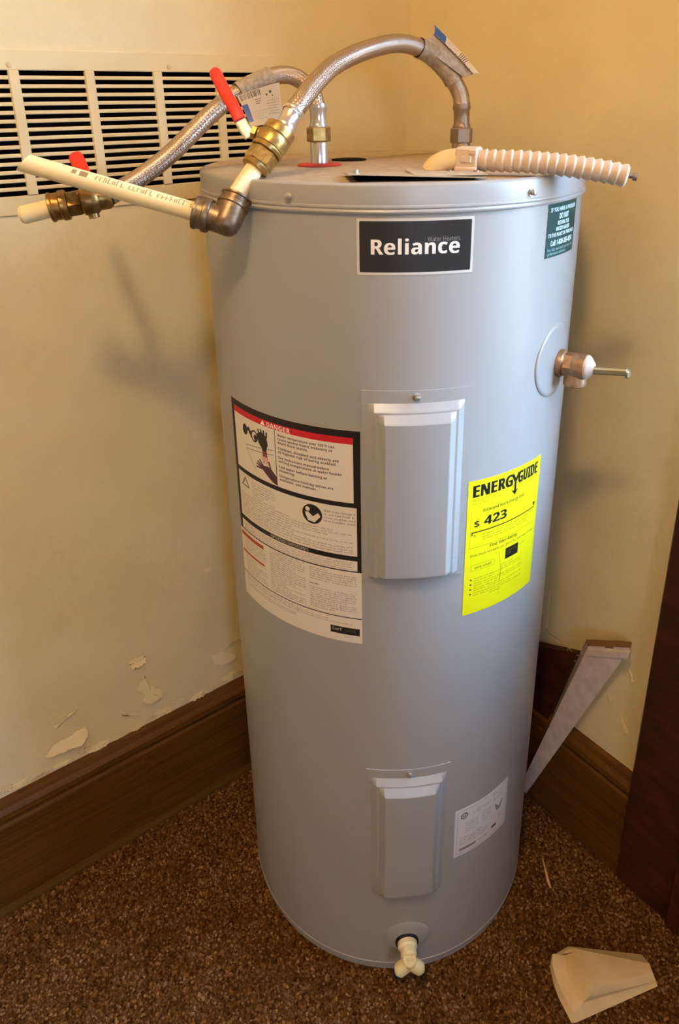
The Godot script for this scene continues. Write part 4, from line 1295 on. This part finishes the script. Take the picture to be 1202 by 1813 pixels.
	for i in 13:
		var row := []
		for j in 33:
			# turned so that the print faces the room
			var th := TAU * j / 32.0 + spin
			var off := f * Vector3(cos(th) * 0.0099, sin(th) * 0.0099, 0)
			var cut := 0.0
			if i == 0: cut = off.dot(V(0.55, -0.75, 0.35).normalized()) * 1.1       # a slanting cut
			row.append(p1 - p0 - ax * L * i / 12.0 + ax * cut + off)
		rows.append(row); us.append(0.0); vs.append(i / 12.0)
	us = []
	for j in 33: us.append(j / 32.0)
	# the print runs along the pipe: u along, v around
	for i in 12:
		for j in 32:
			var q := [rows[i][j], rows[i][j + 1], rows[i + 1][j + 1], rows[i + 1][j]]
			var w := [Vector2(vs[i], us[j]), Vector2(vs[i], us[j + 1]), Vector2(vs[i + 1], us[j + 1]), Vector2(vs[i + 1], us[j])]
			tri(s, q[0], q[1], q[2], 1, w[0], w[1], w[2]); tri(s, q[0], q[2], q[3], 1, w[0], w[2], w[3])
	obj("tube", s, pipe_print(), pipe)
	s = mb()
	var mid := Vector3.ZERO
	for j in 32: mid += rows[0][j] / 32.0
	for j in 32: tri(s, mid, rows[0][j + 1], rows[0][j], 1)
	obj("cut_end", s, M.cut, pipe, "sawn end of the pipe")

func build_back_hose() -> void:
	var hose := thing("braided_hose", "steel braided hose drooping left from the red-ringed nipple past the vent", "hose", V(-0.367, 1.2316, 0.257), "braided hoses on top of the heater")
	var o := hose.position
	var B := [V(-0.3668, 1.268, 0.2565), V(-0.3684, 1.2844, 0.2515), V(-0.3768, 1.2987, 0.2449), V(-0.3912, 1.3077, 0.2363), V(-0.4111, 1.3071, 0.2297), V(-0.4367, 1.2977, 0.2257), V(-0.4656, 1.2841, 0.2212), V(-0.4949, 1.2652, 0.2204), V(-0.5240, 1.2431, 0.2212), V(-0.5513, 1.2230, 0.2225), V(-0.5747, 1.2085, 0.2227), V(-0.5950, 1.1975, 0.2230), V(-0.6143, 1.1885, 0.2226), V(-0.6265, 1.1830, 0.2218)]
	var pts := []
	for q in B: pts.append(q - o)
	hose_body(hose, curve(pts, 7), 0.0104)
	var s := mb()
	nut(s, V(0, 0.0, 0), V(0, 1, 0), 0.0150, 0.017)
	obj("nut", s, M.brass, hose, "brass hexagon nut")
	s = mb(); ferrule(s, V(0, 0.0165, 0), V(0, 1, 0), 0.0105, 0.028); obj("ferrule", s, M.steel, hose)
	var band := []
	for q in [V(-0.4150, 1.3057, 0.2290), V(-0.4270, 1.3015, 0.2272), V(-0.4430, 1.2950, 0.2247), V(-0.4570, 1.2884, 0.2226)]: band.append(q - o)
	s = mb(); tube(s, curve(band, 5), 0.0125, 24, false)
	obj("label_sleeve", s, M.sleeve, hose, "dusty clear sleeve round the hose")
	flap(hose, [V(-0.4635, 1.2510, 0.2590) - o, V(-0.4280, 1.2550, 0.2715) - o, V(-0.4119, 1.2996, 0.2420) - o, V(-0.4650, 1.2850, 0.2330) - o], 91, V(-0.001, 0.002, 0.004))
	var v0 := V(-0.6298, 1.1816, 0.2211)
	var vd := (V(-0.6855, 1.1734, 0.1992) - v0).normalized()
	var valve := thing("ball_valve", "small tarnished brass ball valve behind the long pipe, near the vent", "valve", v0, "brass ball valves")
	s = mb()
	lathe(s, -vd * 0.006, vd, [[0.0, 0.0], [0.0105, 0.0], [0.0125, 0.004], [0.0125, 0.014], [0.0150, 0.017], [0.0158, 0.024], [0.0150, 0.031], [0.0130, 0.033], [0.0, 0.033]], 32)
	nut(s, vd * 0.027, vd, 0.0145, 0.014)
	push_collar(s, vd * 0.041, vd, 0.0165, 0.020)
	lathe(s, vd * 0.018 , V(0.1, -1, 0.2).normalized(), [[0.0, 0.0], [0.006, 0.0], [0.006, 0.019], [0.0, 0.02]], 16)
	obj("valve_body", s, M.brass_dark, valve)
	var st0 := V(-0.6450, 1.1790, 0.2060) - v0; var st1 := V(-0.6330, 1.1770, 0.1800) - v0
	lever(valve, st0, st1, [V(-0.6340, 1.1700, 0.1840) - v0, V(-0.6325, 1.1760, 0.1790) - v0, V(-0.6305, 1.1810, 0.1700) - v0, V(-0.6285, 1.1880, 0.1580) - v0, V(-0.6260, 1.2030, 0.1390) - v0, V(-0.6245, 1.2235, 0.1130) - v0], V(-0.35, 0.1, 0.85).normalized(), 0.0175)
	var a := v0 + vd * 0.050; var b := V(-0.7137, 1.1661, 0.1854)
	var stub := thing("pipe_stub", "short cream plastic pipe stub at the far left end, out of the small valve", "pipe", a)
	s = mb(); tube(s, curve([Vector3.ZERO, (b - a) * 0.5, (b - a) * 0.86, (b - a) * 0.96, b - a], 3), func(u): return 0.0100 if u < 0.93 else 0.0100 - 0.030 * (u - 0.93), 28)
	obj("tube", s, M.cpvc, stub)

# radius of the conduit: each rib swells slowly and drops off sharply
func rib(u: float) -> float:
	var p := fposmod(u * 17.0, 1.0)
	return 0.0096 + 0.0026 * (pow(p / 0.78, 0.7) if p < 0.78 else 1.0 - (p - 0.78) / 0.22)

func build_conduit() -> void:
	var o := V(-0.3200, 1.2060, 0.4680)
	var c := thing("flexible_conduit", "ribbed beige flexible conduit lying over the lid's right edge", "conduit", o)
	var line := [V(-0.3120, 1.2185, 0.4810), V(-0.3082, 1.2182, 0.4874), V(-0.2841, 1.2172, 0.5197), V(-0.2578, 1.2140, 0.5508), V(-0.2342, 1.2090, 0.5759), V(-0.2157, 1.2036, 0.5976)]
	var pts := []
	for q in line: pts.append(q - o)
	var s := mb()
	tube(s, curve(pts, 40), func(u): return rib(u), 24)
	obj("ribbed_tube", s, M.conduit, c)
	s = mb()
	var d: Vector3 = (line[5] - line[4]).normalized()
	tube(s, curve([line[5] - o - d * 0.004 + V(0, 0.001, 0), line[5] - o + d * 0.005 + V(0, 0.001, 0), line[5] - o + d * 0.010 + V(0, 0.001, 0)], 3), 0.0028, 10)
	lathe(s, line[5] - o + d * 0.006 + V(0, 0.001, 0), d, [[0.0, 0.0], [0.0042, 0.0], [0.0042, 0.004], [0.0, 0.004]], 12)
	obj("wire_end", s, M.dull_steel, c, "metal wire end sticking out")
	# the plastic angle connector: curved hood and clamp block
	s = mb()
	tube(s, curve([V(-0.3420, 1.2045, 0.4395) - o, V(-0.3390, 1.2110, 0.4435) - o, V(-0.3330, 1.2165, 0.4520) - o, V(-0.3240, 1.2190, 0.4635) - o, V(-0.3180, 1.2190, 0.4720) - o], 5), func(u): return 0.0112 + 0.002 * (1.0 - u), 20)
	obj("hood", s, M.elbow, c, "curved yellowed connector hood")
	s = mb()
	var dir := (V(-0.3082, 1.2171, 0.4874) - V(-0.3314, 1.2180, 0.4492)).normalized()
	var bb := Basis(V(0, 1, 0).cross(dir).normalized(), V(0, 1, 0), dir)
	box(s, V(-0.3185, 1.2188, 0.4705) - o, V(0.0270, 0.0260, 0.024), 0.002, bb)
	box(s, V(-0.3185, 1.2095, 0.4705) - o - bb.x * 0.002, V(0.0300, 0.0055, 0.024), 0.0015, bb)
	box(s, V(-0.3185, 1.2200, 0.4705) - o - bb.x * 0.0138, V(0.003, 0.0070, 0.012), 0.0008, bb)
	box(s, V(-0.3185, 1.2200, 0.4705) - o - bb.x * 0.0138 + dir * 0.007 + V(0, 0.0075, 0), V(0.003, 0.0050, 0.009), 0.0008, bb)
	obj("clamp_block", s, M.conduit, c, "squarish plastic clamp block")
	s = mb()
	box(s, V(-0.3290, 1.2070, 0.4560) - o, V(0.030, 0.0030, 0.040), 0.0008, bb)
	for k in 2: lathe(s, V(-0.3330 + 0.017 * k, 1.2075, 0.4600 + 0.024 * k) - o - bb.x * 0.012, V(0, 1, 0), [[0.0, 0.0], [0.0035, 0.0], [0.0030, 0.0022], [0.0, 0.0024]], 14)
	obj("base_plate", s, M.dull_steel, c, "metal base plate with screws")

# ------------------------------------------------------------------ odds and ends
func build_debris() -> void:
	# tapering white wedge leaning behind the heater
	var top := [V(-0.0030, 0.4196, 0.4839), V(-0.0030, 0.4697, 0.5650), V(-0.0300, 0.4827, 0.5791), V(-0.0300, 0.4370, 0.5075)]
	var low := [V(-0.0030, 0.0010, 0.3860), V(-0.0030, 0.0010, 0.4020), V(-0.0200, 0.0010, 0.4070), V(-0.0220, 0.0010, 0.3900)]
	var o := V(-0.012, 0.0, 0.396)
	var w := thing("wooden_wedge", "tapering white painted board with raw top end, leaning behind the heater", "board", o)
	var s := mb()
	for k in 4:
		var n := (k + 1) % 4
		var ap := []; var bp := []
		for i in 9:
			var t := i / 8.0
			var j := V(0, 0, rng.randf_range(-0.0012, 0.0012)) if i > 0 and i < 8 else Vector3.ZERO
			ap.append(low[k].lerp(top[k], t) - o); bp.append(low[n].lerp(top[n], t) - o)
		for i in 8: quad(s, bp[i], ap[i], ap[i + 1], bp[i + 1], 1 + k)
	quad(s, low[3] - o, low[2] - o, low[1] - o, low[0] - o)
	var lip := [V(-0.0285, 0.4800, 0.5800), V(-0.0285, 0.4345, 0.5065), V(-0.0335, 0.4300, 0.5075), V(-0.0335, 0.4760, 0.5812), V(-0.0335, 0.4640, 0.5800), V(-0.0335, 0.4205, 0.5100), V(-0.0290, 0.4160, 0.5080), V(-0.0290, 0.4600, 0.5790)]
	for q in [[0, 3, 2, 1], [3, 4, 5, 2], [4, 7, 6, 5], [1, 2, 5, 6], [0, 7, 4, 3]]:
		quad(s, lip[q[0]] - o, lip[q[3]] - o, lip[q[2]] - o, lip[q[1]] - o)
	obj("painted_faces", s, M.wedge, w)
	s = mb()
	var e := V(0, 0.0012, 0)
	var c: Vector3 = (top[0] + top[1] + top[2] + top[3]) / 4.0
	var ring := []
	for k in 4:
		for i in 4: ring.append(top[k].lerp(top[(k + 1) % 4], i / 4.0) + V(rng.randf_range(-0.0008, 0.0008), rng.randf_range(0.0, 0.004), 0))
	for k in ring.size():
		tri(s, ring[(k + 1) % ring.size()] - o, ring[k] - o, c + e - o)
	for k in ring.size():
		var n := (k + 1) % ring.size()
		quad(s, ring[k] - o, ring[n] - o, ring[n] - V(0, 0.006, 0) - o, ring[k] - V(0, 0.006, 0) - o)
	obj("raw_end", s, M.raw_wood, w, "rough bare wood end")

	# dark plank standing against the wall between the heater and the wedge
	o = V(-0.009, 0.0, 0.435)
	s = mb()
	prism(s, PackedVector2Array([Vector2(-0.075, 0.0), Vector2(-0.052, 0.0), Vector2(0.041, 0.385), Vector2(0.041, 0.392), Vector2(-0.055, 0.348), Vector2(-0.082, 0.335)]), -0.006, 0.006, Vector3.ZERO, Basis(V(0, 0, -1) * -1.0, V(0, 1, 0), V(-1, 0, 0)))
	var pk := obj("dark_plank", s, M.casing)
	pk.position = o
	tag(pk, "dark brown wooden plank behind the heater, left of the white board", "plank")

	# broken piece of moulding on the carpet
	o = V(-0.19, 0.0, 0.69)
	var lift := V(0, 0.003, 0)
	var F := [V(-0.2181, 0.002, 0.6291), V(-0.2326, 0.002, 0.6375), V(-0.2473, 0.002, 0.6571), V(-0.2559, 0.002, 0.6726), V(-0.2672, 0.002, 0.7054)]
	var LIP := [V(-0.2205, 0.014, 0.6321), V(-0.2323, 0.014, 0.6405), V(-0.2457, 0.014, 0.6600), V(-0.2530, 0.014, 0.6775), V(-0.2611, 0.012, 0.7064)]
	var G := [V(-0.2048, 0.010, 0.6433), V(-0.2179, 0.010, 0.6557), V(-0.2311, 0.010, 0.6724), V(-0.2374, 0.010, 0.6877), V(-0.2372, 0.010, 0.7020)]
	var C := [V(-0.1959, 0.042, 0.6651), V(-0.2067, 0.046, 0.6790), V(-0.2181, 0.047, 0.6955), V(-0.2255, 0.045, 0.7092), V(-0.2340, 0.028, 0.7076)]
	var B := [V(-0.1850, 0.002, 0.6360), V(-0.1030, 0.002, 0.7150)]
	var R := [V(-0.1136, 0.016, 0.7336), V(-0.1202, 0.015, 0.7438), V(-0.1242, 0.010, 0.7529)]
	var S := [V(-0.2620, 0.002, 0.7095), V(-0.1235, 0.002, 0.7560)]
	s = mb()
	for k in 4:
		quad(s, F[k] - o, LIP[k] - o, LIP[k + 1] - o, F[k + 1] - o, 1)
		quad(s, LIP[k] - o, G[k] - o, G[k + 1] - o, LIP[k + 1] - o, 2)
		quad(s, G[k] - o, C[k] - o, C[k + 1] - o, G[k + 1] - o, 3)
	for k in 2: tri(s, C[k] - o, R[0] - o, C[k + 1] - o, 4)
	quad(s, C[2] - o, R[0] - o, R[1] - o, C[3] - o, 4)
	tri(s, C[3] - o, R[1] - o, R[2] - o, 5); tri(s, C[3] - o, R[2] - o, C[4] - o, 5)
	tri(s, C[4] - o, R[2] - o, G[4] - o, 6)
	quad(s, G[4] - o, R[2] - o, S[1] - o, S[0] - o, 7)
	tri(s, G[4] - o, S[0] - o, LIP[4] - o, 7); tri(s, LIP[4] - o, S[0] - o, F[4] - o, 7)
	quad(s, R[0] - o, B[1] - o, S[1] - o, R[2] - o, 8); tri(s, R[0] - o, R[2] - o, R[1] - o, 8)
	quad(s, B[0] - o, B[1] - o, R[0] - o, C[0] - o, 9)
	tri(s, F[0] - o, B[0] - o, C[0] - o, 10); tri(s, F[0] - o, C[0] - o, G[0] - o, 10); tri(s, F[0] - o, G[0] - o, LIP[0] - o, 10)
	quad(s, F[0] - o, F[4] - o, S[1] - o, B[0] - o, 11); tri(s, B[0] - o, S[1] - o, B[1] - o, 11)
	for k in 3: tri(s, F[0] - o, F[k + 1] - o, F[k + 2] - o, 11)
	var chip := obj("molding_piece", s, M.chip)
	chip.position = o + lift
	tag(chip, "broken cream painted piece of moulding lying on the carpet right of heater", "molding")

	# splinter
	o = V(-0.1203, 0.0, 0.5384)
	s = mb()
	tube(s, curve([V(-0.1030, 0.0075, 0.5153) - o, V(-0.1110, 0.0080, 0.5262) - o, V(-0.1203, 0.0085, 0.5384) - o, V(-0.1270, 0.0080, 0.5470) - o, V(-0.1338, 0.0068, 0.5593) - o], 4), func(u): return 0.0007 + 0.0020 * clampf(u * 1.2, 0, 1) * (1.0 - 0.7 * maxf(0.0, (u - 0.85) / 0.15)), 6, true, Vector2(1, 1), 0.5)
	var sp := obj("wood_splinter", s, M.straw)
	sp.position = o
	tag(sp, "thin straw-coloured wood splinter lying on the carpet beside the heater", "splinter")

	# stiff strip and string behind the heater
	o = V(-0.0200, 0.4080, 0.4150)
	s = mb()
	tube(s, curve([Vector3.ZERO, V(0, 0.02, 0.0004), V(0, 0.05, 0.0), V(0.0005, 0.0757, -0.0006)], 4), func(u): return 0.0011 - 0.0004 * u, 8)
	var ps := obj("plastic_strip", s, M.plastic)
	ps.position = o
	tag(ps, "thin shiny pale strip standing upright between heater and right wall", "strip")
	o = V(-0.012, 0.3947, 0.4381)
	s = mb()
	var sl := [V(-0.0120, 0.3990, 0.4080) - o, V(-0.0120, 0.3947, 0.4158) - o, V(-0.0125, 0.3940, 0.4381) - o, V(-0.0110, 0.3905, 0.4566) - o, V(-0.0120, 0.3860, 0.4680) - o, V(-0.0115, 0.3900, 0.4830) - o, V(-0.0115, 0.4080, 0.4900) - o]
	tube(s, curve(sl, 5), 0.0009, 6)
	tube(s, curve([V(-0.0110, 0.3905, 0.4566) - o, V(-0.013, 0.3830, 0.4580) - o, V(-0.012, 0.3800, 0.4620) - o], 4), 0.0007, 6)
	tube(s, curve([V(-0.0118, 0.3870, 0.4660) - o, V(-0.013, 0.3760, 0.4720) - o, V(-0.012, 0.3720, 0.4760) - o], 4), 0.0007, 6)
	var fr := obj("frayed_string", s, M.string)
	fr.position = o
	tag(fr, "frayed pale string caught at the top of the white leaning board", "string")
